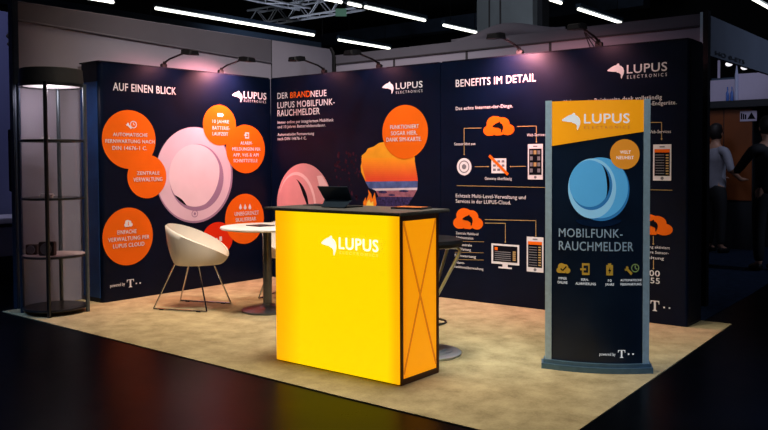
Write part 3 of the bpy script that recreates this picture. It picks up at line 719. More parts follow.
tub_chair(1.11, -.80, math.radians(-69), 'white tub chair mostly hidden behind the round table column')

# ------------------------------------------------------------------ bar stool
SX, SY = 3.556, -1.941
BS = thing('bar_stool', 'black bar stool with chrome frame behind the yellow counter', 'stool', (SX, SY, CZ0))
b = MB(); b.lathe([(0, .738), (.20, .738), (.238, .748), (.246, .768), (.238, .79), (.20, .80), (0, .802)], (SX, SY, 0), BLACKPL, 48); b.build('seat', BS)
b = MB(); b.lathe([(.23, CZ0), (.234, .02), (.22, .028), (.175, .03), (.17, .037), (.13, .038), (.125, .046), (.05, .05), (.035, .07)], (SX, SY, 0), STEEL, 48)
b.build('base', BS)
b = MB(); b.lathe([(.031, .05), (.031, .40), (.02, .40), (.02, .738)], (SX, SY, 0), CHROME, 24); b.build('column', BS)
for a in (math.radians(38), math.radians(86), math.radians(218), math.radians(266)):
    d = Vector((math.cos(a), math.sin(a), 0)); c = Vector((SX, SY, 0))
    pts = [c+d*.03+Vector((0, 0, .30)), c+d*.07+Vector((0, 0, .40)), c+d*.165+Vector((0, 0, .58)), c+d*.218+Vector((0, 0, .685)), c+d*.226+Vector((0, 0, .715)), c+d*.20+Vector((0, 0, .73)), c+d*.05+Vector((0, 0, .732))]
    b = MB(); b.tube(pts, .0115, STEEL, 10); b.build('support_tube', BS)
b = MB(); b.tube([(SX+math.cos(k*PI/16)*.13, SY+math.sin(k*PI/16)*.13, .225) for k in range(32)], .008, SILVER_D, 8, closed=True)
for k in (0, 1, 2, 3): b.tube([(SX+.03*math.cos(k*PI/2), SY+.03*math.sin(k*PI/2), .225), (SX+.13*math.cos(k*PI/2), SY+.13*math.sin(k*PI/2), .225)], .006, SILVER_D, 6)
b.build('footrest', BS)

# ------------------------------------------------------------------ totem
A0 = Vector((4.362, -1.782)); A1 = Vector((4.926, -1.502)); AX = (A1-A0); TW = AX.length; AX.normalize(); AN = Vector((AX.y, -AX.x))  # AN points to the viewer's side
BOW = .062
def bow(s, B=BOW): t = s/TW; return 4*B*t*(1-t)
def totP(s, z, d, base=0.): q = A0+AX*s+AN*(bow(s)+d+base); return (q.x, q.y, z)
def totpx(u, v):
    d = FW+RT*((u-384)/FPX)-UP*((v-215-SHY)/FPX); off = .03
    for _ in range(12):
        o2 = A0+AN*off; t = ((o2.x-CAM.x)*AN.x+(o2.y-CAM.y)*AN.y)/(d.x*AN.x+d.y*AN.y); p = CAM+d*t
        s = (p.x-A0.x)*AX.x+(p.y-A0.y)*AX.y; off = bow(max(0, min(TW, s)))
    return (s, p.z)
WT = Surf(totP, totpx, True)
WHITE_T = mat('white_lit_print', (225, 228, 230), .5, spec=.1, noise=.03, emit=(240, 245, 250), estr=.3)
SKY1 = mat('sky_blue_lit_print', (90, 172, 222), .5, spec=.1, noise=.05, nscale=5, emit=(84, 170, 224), estr=.3)
SKY2 = mat('light_sky_blue_lit_print', (140, 202, 236), .5, spec=.1, noise=.05, nscale=5, emit=(150, 206, 238), estr=.3)
SKY3 = mat('deep_sky_blue_lit_print', (48, 118, 176), .5, spec=.1, noise=.08, nscale=5, emit=(48, 118, 176), estr=.3)
TO = thing('light_totem', 'tall curved totem stand reading MOBILFUNK-RAUCHMELDER at carpet edge', 'totem', (4.66, -1.64, CZ0))
PW = .040; ZB, ZTT = .062, 1.69; NS = 24
def arcs(s0, s1, d, n=NS): return [totP(s0+(s1-s0)*i/n, 0, d)[:2] for i in range(n+1)]
back = [(A0+AX*s-AN*.05) for s in (TW-PW, PW)]
b = MB(); b.prism(arcs(PW, TW-PW, -.004)+[(q.x, q.y) for q in back], ZB, ZTT-.004, TOT_NAVY); gp = b.build('graphic_panel', TO)
for (s0, s1) in ((0, PW), (TW-PW, TW)):
    q = [A0+AX*s1-AN*.055, A0+AX*s0-AN*.055]
    b = MB(); b.prism(arcs(s0, s1, .006, 4)+[(k.x, k.y) for k in q], ZB, ZTT, SILVER); b.build('side_profile', TO)
b = MB()
def footarc(e, dd): return [(lambda q: (q.x, q.y))(A0+AX*(-e+(TW+2*e)*i/NS)+AN*(bow(max(0, min(TW, -e+(TW+2*e)*i/NS)))+dd)) for i in range(NS+1)]
q = [A0+AX*(TW+.022)-AN*.085, A0-AX*.022-AN*.085]
b.prism(footarc(.022, .035)+[(k.x, k.y) for k in q], CZ0, .040, STEEL_B)
q = [A0+AX*(TW+.010)-AN*.075, A0-AX*.010-AN*.075]
b.prism(footarc(.010, .020)+[(k.x, k.y) for k in q], .040, ZB, STEEL_B); b.build('foot', TO)
ORB = mat('amber_panel_print', (.92, .36, .008), .35, noise=.08, nscale=3, linear=True, emit=(255, 160, 12), estr=.35)
def band(b):
    n = 24; vs = []
    sA, zA = WT.px(553.3, 146); sB, zB = WT.px(646.6, 131.6)
    for i in range(n+1):
        t = i/n; s = PW+(TW-2*PW)*t; vs += [totP(s, zA+(zB-zA)*t, .001), totP(s, ZTT-.006, .001)]
    b.add(vs, [[2*i, 2*i+2, 2*i+3, 2*i+1] for i in range(n)], ORB, True)
P_('header_print', band, gp, 'orange slanted header')
P_('logo', lambda b: logo(WT, b, WHITE_T, (561.8, 112.8, 580.4, 130.4), (584, 629.6, 113.6, 123.2), (584.2, 629.4, 126., 128.6), m2=GOLD_P), gp)
def picT(b):
    for i in range(16):
        x0, x1 = -math.cos(PI*i/16), -math.cos(PI*(i+1)/16); h0, h1 = math.sqrt(max(0, 1-x0*x0)), math.sqrt(max(0, 1-x1*x1))
        WT.poly(b, [(598.5+23*x0, 219.6), (598.5+23*x1, 219.6), (598.5+23*x1, 220+7*h1), (598.5+23*x0, 220+7*h0)], SKY4, .0012)
    WT.disc(b, 601, 189.5, 28.4, 31.5, SKY3, .0022, 64); WT.disc(b, 600, 187.8, 28, 30.4, SKY1, .0026, 64)
    WT.disc(b, 592, 188.5, 24, 30, SKY2, .0030, 56); WT.disc(b, 591.2, 185.6, 21, 24.4, SKY3, .0034, 56); WT.disc(b, 589.4, 183.6, 20.2, 23.4, SKY1, .0038, 56)
    WT.arc_band(b, 588, 184, 21.5, 25, .13, BLACK_P, math.radians(-35), math.radians(50), .0044)
    WT.disc(b, 598, 211.6, 1.6, 1.6, SKY2, .0044, 14)
P_('product_picture', picT, gp, 'sky blue smoke detector picture')
def bubT(b):
    WT.disc(b, 624.8, 154.2, 14.8, 15, mat('amber_bubble_lit_print', (.72, .26, .03), .5, spec=.1, emit=(240, 150, 40), estr=.3, noise=.05, nscale=3, linear=True), .006, 48)
    WT.text(b, 'WELT', 620, 630.6, 150.6, 153.8, WHITE_T, .006, .008); WT.text(b, 'NEUHEIT', 616.4, 633.6, 156, 159.2, WHITE_T, .006, .008)
P_('bubble', bubT, gp)
def headT(b):
    WT.text(b, 'MOBILFUNK-', 558.8, 622.6, 228.9, 237.6, mat('pale_blue_print', (176, 204, 226), .5, noise=.03), .007); WT.text(b, 'RAUCHMELDER', 558.8, 633.4, 241.9, 251, MATS['pale_blue_print'], .007)
P_('headline', headT, gp)
AMB = mat('amber_icon_print', (.78, .48, .05), .5, noise=.03, linear=True)
def ic1(b): WT.shape(b, CLOUD, 556.4, 263.2, 570.4, 273.2, AMB, .002); WT.line(b, [(560.6, 268.4), (562.8, 270.4), (566.4, 266.4)], .008, BLACK_P, .004)
def ic2(b): WT.rect(b, 582, 263.2, 589.6, 275, AMB, .002); WT.rect(b, 583.6, 265.4, 588.2, 272.6, TOT_NAVY, .003); WT.rect(b, 580.2, 268.2, 586, 270.2, AMB, .004)
def ic3(b): WT.rect(b, 606.2, 265, 613, 275.4, AMB, .002); WT.rect(b, 608, 263.4, 611.2, 265, AMB, .002); WT.shape(b, [(.6, 0), (.1, .58), (.45, .58), (.3, 1), (.9, .4), (.52, .4)], 607.6, 267, 611.8, 274, BLACK_P, .004)
def ic4(b):
    g = mat('pale_green_print', (170, 200, 120), .5, noise=.02)
    WT.shape(b, WRENCH, 624, 266, 632.6, 275, AMB, .002); WT.ring(b, 635.2, 268, 4, 4.2, .22, g, .003); WT.line(b, [(635.2, 265.4), (635.2, 268.2), (637.2, 269.2)], .007, g, .003)
for nm, fn in (('cloud_icon', ic1), ('alarm_icon', ic2), ('battery_icon', ic3), ('service_icon', ic4)): P_(nm, fn, gp)
for lines in ((('IMMER', 558.4, 566.8, 277, 279.4), ('ONLINE', 557.6, 567.4, 281, 283.6)), (('FERN-', 581.2, 588.6, 278.4, 280.8), ('ALARMIERUNG', 575.6, 595.8, 282.4, 285)),
              (('10', 608, 611.6, 279.2, 281.6), ('JAHRE', 605.2, 614, 283.2, 285.6)), (('AUTOMATISCHE', 620.4, 641.6, 279, 281.2), ('FERNWARTUNG', 620.6, 641.4, 283, 285.4))):
    P_('icon_caption', lambda b: [WT.text(b, q, u0, u1, vt, vb, WHITE_T, .008) for q, u0, u1, vt, vb in lines], gp)
def pwT(b): WT.text(b, 'powered by', 599.4, 615.4, 352.6, 355.6, WHITE_T, .006); tmark(WT, b, WHITE_T, (618, 350, 625.2, 357.8), [(628.6, 354), (633, 354)], .8)
P_('sponsor_mark', pwT, gp)

# ------------------------------------------------------------------ round display cabinet
VX, VY, VR = .058, -2.662, .265
VC = thing('display_cabinet', 'round dark glass display cabinet with shelves at left edge of stand', 'cabinet', (VX, VY, CZ0))
VB = mat('cabinet_black', (.008, .009, .011), .3, noise=.2, linear=True); VG = mat('cabinet_grey', (40, 43, 44), .6, noise=.1)
VLIT = mat('cabinet_lamp', (255, 255, 255), .5, emit=(230, 205, 220), estr=.16, noise=.01)
b = MB(); b.lathe([(0, 1.995), (VR, 1.995), (VR-.008, 2.125), (VR-.018, 2.13), (0, 2.13)], (VX, VY, 0), VG, 48); cr = b.build('crown', VC)
b = MB(); b.lathe([(VR+.002, 1.972), (VR+.006, 1.978), (VR+.002, 2.0)], (VX, VY, 0), VB, 48); b.lathe([(VR-.02, 1.975), (VR+.002, 1.972)], (VX, VY, 0), VB, 48); b.build('rim', cr)
b = MB(); b.lathe([(0, 1.982), (VR-.03, 1.982)], (VX, VY, 0), VLIT, 40); b.build('cabinet_light', cr)
for k, a in enumerate((225, 320, 42, 140)):
    a = math.radians(a); px_, py_ = VX+(VR+.014)*math.cos(a), VY+(VR+.014)*math.sin(a)
    b = MB(); b.tube([(px_, py_, CZ0), (px_, py_, 2.0)], .017, [POST, VB, SILVER_D, SILVER_D][k], 14); b.build('pole', VC)
for i, z in enumerate((.055, .51, 1.01, 1.51)):
    m = [VB, mat('pale_shelf', (176, 164, 160), .4, noise=.05), GLASS, GLASS][i]
    b = MB(); b.lathe([(0 if i < 2 else VR-.012, z-.012), (VR, z-.012), (VR+.003, z-.004), (VR, z+.006), (VR-.006, z+.008)], (VX, VY, 0), VB, 48); b.lathe([(VR-.006, z+.008), (0, z+.008)], (VX, VY, 0), m, 48); b.build('shelf', VC)
b = MB(); b.lathe([(VR-.004, .07), (VR-.004, 1.972)], (VX, VY, 0), GLASS, 40, math.radians(235), math.radians(385)); b.build('glass_pane', VC)
def gadget(x, y, z, label, s=1.):
    t = thing('detector_box', label, 'device', (x, y, z), 'dark devices in the display cabinet')
    M = Matrix.Translation((x, y, z)) @ Matrix.Rotation(math.radians(35), 4, 'Z')
    b = MB(); b.box((-.05*s, -.03, 0), (.05*s, .03, .088*s), mat('brown_case', (58, 46, 42), .5, noise=.1), M, bev=.006); b.build('case', t)
    b = MB(); bm = bmesh.new(); bmesh.ops.create_cone(bm, cap_ends=True, segments=28, radius1=.038*s, radius2=.036*s, depth=.012)
    b.addbm(bm, GREY_P, M @ Matrix.Translation((0, -.034, .044*s)) @ Matrix.Rotation(PI/2, 4, 'X'), False); b.build('face', t)
    return t
g1 = gadget(.12, -2.76, .518, 'dark box with round grey face on the pale shelf of display cabinet, at right', 1.35)
g2 = gadget(-.06, -2.80, .518, 'dark box beside the middle pole on the pale cabinet shelf', 1.0)
WC = mat('white_device', (206, 198, 200), .4, noise=.03)
b = MB(); M = Matrix.Translation((.055, -2.72, 1.018)) @ Matrix.Rotation(math.radians(35), 4, 'Z'); b.box((-.055, -.04, 0), (.055, .04, .032), WC, M, bev=.012)
tag(b.build('white_device'), 'small white rounded device on middle shelf of the display cabinet', 'device')
b = MB(); M = Matrix.Translation((.06, -2.73, 1.518)) @ Matrix.Rotation(math.radians(35), 4, 'Z'); b.box((-.036, -.02, 0), (.036, .02, .014), WC, M, bev=.003); b.box((-.036, .008, .014), (.036, .012, .034), WC, M)
tag(b.build('name_card'), 'little white card holder on upper shelf of the display cabinet', 'card')

# ------------------------------------------------------------------ hall lights, trusses
def ceiling_light(p, q, label, z=5.):
    a = at(*p, 2, z); c = at(*q, 2, z); x = (a.x+c.x)/2; y0, y1 = sorted((a.y, c.y))
    t = thing('ceiling_light', label, 'ceiling light', (x, (y0+y1)/2, z), 'fluorescent tubes under the hall roof')
    b = MB(); b.box((x-.07, y0, z+.04), (x+.07, y1, z+.13), HOUSING); b.build('housing', t)
    b = MB(); b.tube([(x, y0+.02, z), (x, y1-.02, z)], .034, TUBE, 10); b.build('tube', t)
    for y in (y0+.2*(y1-y0), y1-.1*(y1-y0)): b = MB(); b.tube([(x, y, z+.13), (x, y, 7.2)], .008, BLACKM, 5); b.build('hanger', t)
    return t
for p, q, l in (((60, -6), (116, 2), 'white tube at top edge left, above the long tube'), ((153, 8.5), (316, 35), 'longest white tube, running down toward the corner above left wall'),
                ((322, -1.4), (343.5, 2.2), 'short white tube cut by top edge, above the exit sign'), ((348, 3.2), (361, 6.4), 'shortest white tube between two tubes in one line'),
                ((364, 7), (426, 20.5), 'bright white tube right of the exit sign, nearest the pillar top'), ((337, 40), (391, 48.5), 'lowest white tube, just above the back wall'),
                ((444, 25), (477, 33), 'white tube touching the left side of the pillar'), ((545, -1.5), (563, 3), 'white tube cut by top edge right of the pillar'),
                ((578, 9), (621, 23), 'white tube above the arm lamp on wire stays'), ((750, -1), (772, 8.), 'white tube in the top right corner')):
    ceiling_light(p, q, l)
a = at(60, 4, 2, 4.7); c = at(318, 43, 2, 4.7)
CTR = thing('cable_tray', 'long blue grey cable tray under the longest white tube', 'cable tray', (-9.8, 5.6, 4.55))
b = MB(); b.box((-9.95, 0, 4.55), (-9.65, 11.2, 4.80), HOUSING); b.build('tray', CTR)
for y in (.5, 5.5, 10.9): b = MB(); b.tube([(-9.93, y, 4.8), (-9.93, y, 7.2)], .008, BLACKM, 5); b.build('hanger', CTR)
def truss(p0, p1, size, label, n=10):
    p0, p1 = Vector(p0), Vector(p1); t = thing('lighting_truss', label, 'truss', (p0+p1)/2, 'lattice trusses under the hall roof'); d = (p1-p0).normalized(); s = Vector((-d.y, d.x, 0))*size/2; u = Vector((0, 0, size/2))
    cs = [s+u, s-u, -s-u, -s+u]
    for c in cs: b = MB(); b.tube([p0+c, p1+c], .03, TRUSSM, 8); b.build('chord', t)
    b = MB()
    for i in range(n):
        for k in range(4):
            a, e = p0.lerp(p1, i/n), p0.lerp(p1, (i+1)/n); x, y = cs[k], cs[(k+1) % 4]
            if i % 2: x, y = y, x
            b.tube([a+x, e+y], .016, TRUSSM, 6)
    b.build('lattice', t)
    for k in (.12, .88): p = p0.lerp(p1, k)+cs[0]; b = MB(); b.tube([p, (p.x, p.y, 7.2)], .012, BLACKM, 5); b.build('hanger', t)
truss((-11.6, 10.3, 5.6), (-7.4, 10.3, 5.6), .42, 'lattice truss running left to right, above end of the longest tube')
truss((-9.1, 7.0, 5.75), (-9.1, 9.95, 5.75), .42, 'lattice truss receding from the top edge toward the other truss', 7)
ES = thing('exit_sign', 'small pale green sign hanging below the trusses', 'sign', (-5.29, 7.2, 4.62))
E0 = at(335.5, 12, 2, 4.62); E1 = at(346.5, 12, 2, 4.62); ed = (E1-E0); ed.z = 0; L_ = ed.length; Mx = Matrix.Translation((E0+E1)/2) @ Matrix.Rotation(math.atan2(ed.y, ed.x), 4, 'Z')
b = MB(); b.box((-L_/2, -.03, -.09), (L_/2, .03, .07), EXITM, Mx); b.build('sign_box', ES)
for k in (-.3, .3): b = MB(); b.tube([Mx @ Vector((L_*k, 0, .07)), Mx @ Vector((L_*k, 0, 2.55))], .008, BLACKM, 5); b.build('hanger', ES)
b = MB()
for y in (11.3,): b.tube([(-9.7, y, 5.0), (-9.7, y, 7.2)], .012, BLACKM, 6)
b.tube([(-9.7, 11.3, 4.4), (-9.7, 11.3, 4.56)], .05, BLACKM, 8)
tag(b.build('cable_drop'), 'thin cable hanging at the end of the longest tube', 'cable')

# ------------------------------------------------------------------ left background
b = MB(); b.box((-3.1, -6, 0), (-3.0, 3, 3.15), LILACW)
struct(b.build('wall_neighbour_left'))
WD = mat('white_desk', (196, 190, 206), .5, noise=.04)
DK = thing('white_desk', 'white desk of the neighbouring stand at left picture edge', 'desk', (-2.2, -1.75, 0))
b = MB(); b.box((-2.6, -2.6, .66), (-1.9, -1.2, .72), WD, bev=.01); b.build('desk_top', DK)
b = MB(); b.box((-2.55, -2.55, .30), (-1.98, -1.28, .62), WD, bev=.01); b.build('drawer_unit', DK)
b = MB(); b.box((-2.5, -2.5, 0), (-2.02, -1.32, .30), VB); b.box((-2.57, -2.57, .62), (-1.96, -1.26, .66), VB); b.build('plinth', DK)
for i, v in enumerate((36, 44)):
    q = at(15.5, v, 0, -.40); q = Vector((-.44, -2.775, q.z))
    b = MB(); bm = bmesh.new(); bmesh.ops.create_uvsphere(bm, u_segments=16, v_segments=10, radius=.028-.006*i); b.addbm(bm, WC, Matrix.Translation(q), True)
    b.tube([q, q+Vector((.03, 0, 0))], .012, BLACKPL, 8)
    tag(b.build('wall_knob'), ['upper, larger white knob on edge of the left wall', 'lower, smaller white knob on edge of the left wall'][i], 'knob', 'white knobs on the wall edge')
b = MB(); q = at(14.5, 150, 0, -.44); b.box((-.47, -2.795, 1.06), (-.416, -2.755, 1.62), BLACKPL, bev=.006); tag(b.build('cable_duct'), 'narrow black duct on the end of the left wall', 'duct')

# ------------------------------------------------------------------ neighbouring stand at the right
b = MB(); b.box((4.43, 1.075, 2.25), (4.47, 7.0, 2.61), HEADERM); hdp = struct(b.build('wall_header'))
HX = 4.472
WH = Surf(lambda s, z, d: (HX+d, s, z), lambda u, v: (lambda p: (p.y, p.z))(at(u, v, 0, HX)))
b = MB(); WH.text(b, 'HO 0-ET5', 715, 744.5, 55.6, 59.8, mat('dark_sign_letters', (30, 34, 46), .6, noise=.1), .02, .003); struct(b.build('trim_6', hdp))
b = MB(); b.box((1.5, 6.6, 0), (4.9, 6.7, 2.25), DARKPANEL); struct(b.build('wall_neighbour_back'))
YC = 6.0
def bx(u0, v0, u1, v1, y): p = at(u0, v1, 1, y); q = at(u1, v0, 1, y); return p.x, p.z, q.x, q.z
x0, z0, x1, z1 = bx(703, 108, 753, 205, YC)
CB = thing('tall_cupboard', 'orange brown cupboard behind the two people', 'cupboard', ((x0+x1)/2, YC+.25, 0))
zt = at(730, 108, 1, YC).z
xm = at(723.5, 150, 1, YC).x
b = MB(); b.box((x0-.3, YC+.02, .0), (x1, YC+.5, zt), DARKPANEL); b.build('body', CB)
for a, c in ((x0-.28, xm-.006), (xm+.006, x1-.01)):
    b = MB(); b.box((a, YC, .72), (c, YC+.02, zt-.01), WOOD_O, bev=.004); d_ = b.build('door', CB)
b = MB(); b.box((x0-.35, YC-.10, zt), (x1+.5, YC+.5, zt+.10), DARKPANEL, bev=.006); b.build('top_board', CB)
zt2 = zt+.10
xa, _, xb, _ = bx(710, 78, 735.5, 100, YC); zz = at(722, 80, 1, YC).z
b = MB(); b.box((xa, YC-.02, zt2), (xb, YC+.35, zz), WHITEBOX, bev=.006); b.box((xa+.02, YC, zz), (xb-.02, YC+.33, zz+.03), HOUSING); tag(b.build('white_box'), 'white box on the dark top board behind the blue bottles', 'box')
xa, _, xb, _ = bx(738.5, 73, 772, 100, YC); zz2 = at(750, 73.5, 1, YC).z
b = MB(); b.box((xa, YC-.06, zt2), (xb, YC+.35, zz2), WHITEBOX, bev=.006); tag(b.build('white_box'), 'larger white box at right end of the dark top board', 'box')
def bottle(u, label, hgt_, m, r):
    x = at(u, 90, 1, YC-.07).x; b = MB(); b.lathe([(0, 0), (r, 0), (r, hgt_*.55), (r*.4, hgt_*.72), (r*.4, hgt_), (0, hgt_)], (x, YC-.075, zt2), m, 16)
    tag(b.build('bottle'), label, 'bottle', 'bottles on the dark top board')
bottle(727.6, 'left blue bottle of the pair in front of white box', .20, BOTTLEM, .022); bottle(732, 'right blue bottle of the pair in front of white box', .20, BOTTLEM, .022)
bottle(736.6, 'tall slim white bottle between the two white boxes', .66, mat('white_bottle', (190, 196, 226), .3, noise=.03), .024)
b = MB(); x = at(718.8, 70, 1, YC+.1).x; b.tube([(x, YC+.1, zz+.03), (x, YC+.1, zz+.30)], .02, WHITEBOX, 10); tag(b.build('white_tube'), 'upright white tube standing on the left white box', 'tube')
for (u, v, l) in ((729, 64, 'round white spot lamp below the dark lettering'), (744.5, 67.5, 'tilted warm spot lamp right of the lettering')):
    q = at(u, v, 1, 6.3); t = thing('spot_lamp', l, 'spot lamp', q, 'spot lamps in the neighbouring stand')
    b = MB(); bm = bmesh.new(); bmesh.ops.create_uvsphere(bm, u_segments=14, v_segments=8, radius=.035); b.addbm(bm, LAMPS, Matrix.Translation(q) @ Matrix.Scale(1.5, 4, (1, 0, 0)), True); b.build('bulb', t)
    b = MB(); b.tube([q+Vector((0, .03, .01)), q+Vector((0, .30, .03))], .014, BLACKM, 6); b.build('arm', t)
x0, z0, x1, z1 = bx(740, 110.5, 757, 121.5, YC-.01)
b = MB(); b.box((x0, YC-.012, z0), (x1, YC-.002, z1), WHITEBOX)
b.poly([(x0+.10, YC-.013, z0+.03), (x0+.21, YC-.013, z0+.03), (x0+.155, YC-.013, z1-.02)], BLACK_P); 
for k in range(3): b.box((x0+.01+k*.028, YC-.0135, z0+.03), (x0+.03+k*.028, YC-.012, z1-.03-.01*k), BLACK_P)
tag(b.build('notice'), 'small white notice with dark triangle on the cupboard', 'notice')

# ------------------------------------------------------------------ people
def skinned(nodes, edges, name, m, parent, root=0, sub=2):
    me = bpy.data.meshes.new(name); me.from_pydata([n[:3] for n in nodes], edges, []); o = bpy.data.objects.new(name, me); COL.objects.link(o)
    o.modifiers.new('k', 'SKIN'); sv = me.skin_vertices[0].data
    for i, n in enumerate(nodes):
        r = n[3]; sv[i].radius = r if isinstance(r, tuple) else (r, r); sv[i].use_root = (i == root)
    md = o.modifiers.new('s', 'SUBSURF'); md.levels = sub; md.render_levels = sub
    dg = bpy.context.evaluated_depsgraph_get(); dg.update(); m2 = bpy.data.meshes.new_from_object(o.evaluated_get(dg))
    m2.materials.clear(); 
    for k in (m if isinstance(m, list) else [m]): m2.materials.append(k)
    bpy.data.objects.remove(o); m2.polygons.foreach_set('use_smooth', [True]*len(m2.polygons))
    o = bpy.data.objects.new(name, m2); COL.objects.link(o)
    o.parent = parent; o.matrix_parent_inverse = wm(parent).inverted(); return o
def person(x, y, ang, arms, top, label, hairlen):
    t = thing('person', label, 'person', (x, y, .008))
    def W(a): r = rot2(a[0], a[1], ang); return (x+r[0], y+r[1], a[2]+.008)
    def N(l): return [(*W(n), n[3]) for n in l]
    # body (skin): +x is forward, +y is to the person's left
    body = [(0, 0, .95, .08), (0, 0, 1.10, .08), (0, 0, 1.30, .11), (-.01, 0, 1.46, .07), (.0, 0, 1.54, .050), (.02, 0, 1.62, .075), (.025, 0, 1.70, .085), (.02, 0, 1.76, .06)]
    edges = [(i, i+1) for i in range(7)]
    for sg in (1, -1):
        k = len(body)
        body += [(0, .09*sg, .90, .085), (.01, .10*sg, .50, .055), (-.01, .105*sg, .09, .040), (.11, .12*sg, .035, .035)]
        edges += [(0, k), (k, k+1), (k+1, k+2), (k+2, k+3)]
        sh, el, wr, hd = arms[sg]; k = len(body)
        body += [(*sh, .048), (*el, .038), (*wr, .028), (*hd, .032)]; edges += [(3, k), (k, k+1), (k+1, k+2), (k+2, k+3)]
        d = (Vector(hd)-Vector(wr)).normalized(); sd = d.cross(Vector((0, 0, 1))); sd = sd.normalized() if sd.length > .1 else Vector((0, 1, 0))
        hv = len(body)-1
        for q, ln in zip((-.026, -.009, .009, .026), (.062, .074, .070, .055)):
            k = len(body); p0 = Vector(hd)+d*.03+sd*q; body += [(*p0, .010), (*(p0+d*ln*.55), .009), (*(p0+d*ln+Vector((0, 0, -.012))), .008)]; edges += [(hv, k), (k, k+1), (k+1, k+2)]
        k = len(body); p0 = Vector(hd)+sd*.03*sg; body += [(*p0, .011), (*(p0+d*.03+sd*.025*sg), .009)]; edges += [(hv, k), (k, k+1)]
    bo = skinned(N(body), edges, 'body', SKIN, t)
    # face: eyes, nose, mouth, ears under the body
    RZ = Matrix.Rotation(ang, 4, 'Z')
    def ball(nm, c, r, m, sc):
        b = MB(); bm = bmesh.new(); bmesh.ops.create_uvsphere(bm, u_segments=10, v_segments=6, radius=r); b.addbm(bm, m, Matrix.Translation(W(c)) @ RZ @ Matrix.Diagonal((*sc, 1)), True); b.build(nm, t)
    for sg in (1, -1): ball('eye', (.095, .032*sg, 1.68), .012, BLACK_P, (1, 1, 1)); ball('ear', (.02, .088*sg, 1.67), .03, SKIN, (.6, .35, 1))
    b = MB(); b.add([W(p) for p in ((.10, -.012, 1.65), (.10, .012, 1.65), (.13, 0, 1.645), (.102, 0, 1.69))], [[0, 1, 2], [0, 2, 3], [1, 3, 2]], SKIN); b.build('nose', t)
    ball('mouth', (.10, 0, 1.615), .02, RED_P, (.3, 1, .28))
    # hair cap
    b = MB(); bm = bmesh.new(); bmesh.ops.create_uvsphere(bm, u_segments=24, v_segments=16, radius=.108)
    bmesh.ops.delete(bm, geom=[v for v in bm.verts if v.co.x > .045 and v.co.z < .055], context='VERTS')
    for v in bm.verts:
        if v.co.z < 0: v.co.z *= hairlen
    b.addbm(bm, HAIR, Matrix.Translation(W((.008, 0, 1.70))) @ Matrix.Rotation(ang, 4, 'Z') @ Matrix.Diagonal((1.0, .92, 1.12, 1)), True); b.build('hair', t)
    # clothes
    nd = [(0, 0, .86, (.165, .135)), (0, 0, .96, (.162, .132)), (0, 0, 1.10, (.145, .11)), (0, 0, 1.28, (.165, .12)), (-.01, 0, 1.42, (.13, .095)), (0, 0, 1.50, (.062, .062))]; ed = [(0, 1), (1, 2), (2, 3), (3, 4), (4, 5)]
    for sg in (1, -1):
        sh, el, wr, hd = arms[sg]; k = len(nd); e2 = Vector(el).lerp(Vector(wr), .12 if top is SHIRT else .92)
        nd += [(*sh, .068), (*el, .054), (*e2, .050)]; ed += [(4, k), (k, k+1), (k+1, k+2)]
    skinned(N(nd), ed, 'shirt' if top is SHIRT else 'jacket', top, t)
    nd = [(0, 0, 1.0, (.15, .12)), (0, 0, .90, (.155, .125))]; ed = [(0, 1)]
    for sg in (1, -1):
        k = len(nd); nd += [(0, .095*sg, .80, .098), (.012, .10*sg, .50, .074), (-.008, .105*sg, .10, .062)]; ed += [(1, k), (k, k+1), (k+1, k+2)]
    skinned(N(nd), ed, 'trousers', TROUSER, t)
    for sg in (1, -1):
        skinned(N([(-.05, .105*sg, .05, .045), (.05, .115*sg, .045, .045), (.14, .125*sg, .035, .036)]), [(0, 1), (1, 2)], 'shoe', BLACKPL, t)
    return t
# first person: seen from behind, turned to the right, right forearm out
person(3.27, 5.40, math.radians(62), {1: ((-.01, .19, 1.43), (.02, .25, 1.14), (.20, .17, 1.05), (.27, .14, 1.05)), -1: ((-.01, -.19, 1.43), (-.02, -.30, 1.16), (.16, -.30, 1.03), (.23, -.28, 1.03))}, SHIRT,
       'person in a grey short sleeved shirt and black trousers, seen from behind', 1.1)
person(4.33, 3.80, math.radians(140), {1: ((-.01, .19, 1.43), (.16, .24, 1.22), (.36, .16, 1.16), (.43, .14, 1.16)), -1: ((-.01, -.19, 1.43), (.0, -.25, 1.14), (.10, -.22, .90), (.11, -.21, .82))}, JACKET,
       'person in black clothes reaching to the left at right picture edge', 1.0)

# ------------------------------------------------------------------ light
def area(loc, aim, size, power, col, spread=180, name='added_area_light'):  # unseen area lights, added to brighten the stand and the hall
    L = bpy.data.lights.new(name, 'AREA'); L.energy = power; L.color = col; L.size = size; L.spread = math.radians(spread)
    o = bpy.data.objects.new(name, L); COL.objects.link(o); o.location = loc; o.rotation_euler = (Vector(aim)-Vector(loc)).to_track_quat('-Z', 'Y').to_euler(); return o
def spot(loc, aim, deg, power, col, blend=.6, soft=.15, name='added_spot_light'):  # unseen spots, added to light the walls, carpet and totem
    L = bpy.data.lights.new(name, 'SPOT'); L.energy = power; L.color = col; L.spot_size = math.radians(deg); L.spot_blend = blend; L.shadow_soft_size = soft
    o = bpy.data.objects.new(name, L); COL.objects.link(o); o.location = loc; o.rotation_euler = (Vector(aim)-Vector(loc)).to_track_quat('-Z', 'Y').to_euler(); return o
area((3.6, -2.3, 5.4), (3.5, -2.0, 0), 1.6, 58, (1, .94, .82), 70)
area((.9, -2.0, 5.2), (.8, -1.8, 0), 1.2, 17, (1, .72, .5), 50)
spot((3.4, -2.7, 5.8), (.7, -.3, 1.0), 60, 800, (1, .92, .85), .8, .25)
spot((5.6, -5.8, 5.2), (1.9, -.2, 1.2), 42, 460, (1, .93, .88), .8, .2)
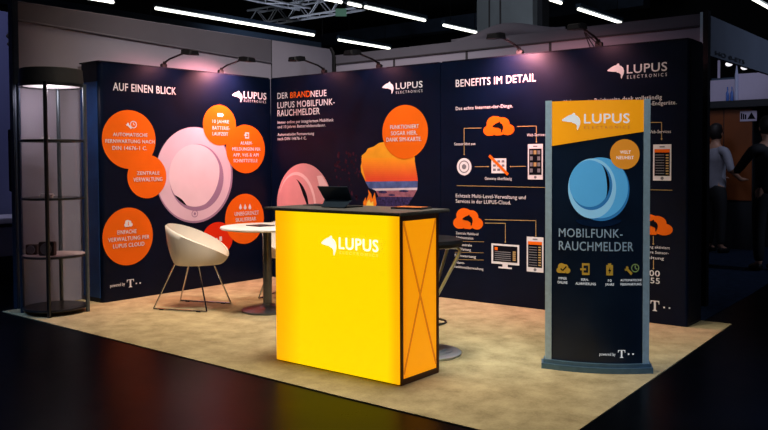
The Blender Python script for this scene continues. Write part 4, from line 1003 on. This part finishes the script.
spot((4.6, -2.2, 5.2), (3.84, -1.9, 0), 17, 400, (.60, .86, 1.), 1., .2)
spot((6.9, -5.0, 4.6), (4.66, -1.65, 1.15), 23, 340, (.92, .97, 1), .6, .15)
area((3.2, -6.5, 6.4), (1.5, 1.0, 2.6), 2.0, 10, (.80, .82, 1.), 50)
area((3.6, 4.2, 3.6), (3.4, 5.9, 1.9), .8, 2.6, (.72, .76, 1.), 90)
area((-1.6, -3.0, 4.2), (-3, -1.5, 1.4), .8, 16, (.72, .74, 1.), 120)
area((.5, 2.5, 3.6), (-1.6, 9.2, 4.6), 1.5, 16, (.85, .92, 1.), 60)
area((9.5, 3.5, 5.2), (4.5, 3.2, 2.2), 1.0, 12, (.66, .76, 1.), 60)
area((-8.5, 6.5, 3.0), (-8.8, 9.5, 5.7), 1.5, 26, (.8, .86, 1.), 80)
area((.2, -5.6, 3.2), (-.2, -4.6, 0), 1.0, 30, (.25, .5, 1.), 60)
area((6.6, -2.2, 3.2), (6.4, -1.6, 0), .8, 24, (.35, .55, 1.), 50)
pl = bpy.data.lights.new('cabinet_lamp_light', 'POINT'); pl.energy = 4.5; pl.color = (1, .86, .92); pl.shadow_soft_size = .05
o = bpy.data.objects.new('cabinet_lamp_light', pl); COL.objects.link(o); o.location = (VX, VY, 1.93)

w = bpy.data.worlds.new('hall_air'); S.world = w; w.use_nodes = True
bg = w.node_tree.nodes['Background']; bg.inputs[0].default_value = (.35, .45, .8, 1); bg.inputs[1].default_value = .02

# ------------------------------------------------------------------ camera
cd = bpy.data.cameras.new('camera'); co = bpy.data.objects.new('camera', cd); COL.objects.link(co)
M = Matrix((RT, UP, -FW)).transposed().to_4x4(); M.translation = CAM; co.matrix_world = M
cd.sensor_fit = 'HORIZONTAL'; cd.sensor_width = 36; cd.lens = FPX*36/768; cd.shift_y = SHY/768; cd.clip_end = 200
S.camera = co
S.view_settings.view_transform = 'Standard'; S.view_settings.look = 'None'; S.view_settings.gamma = 1; S.view_settings.use_curve_mapping = False
S.view_settings.exposure = 0.
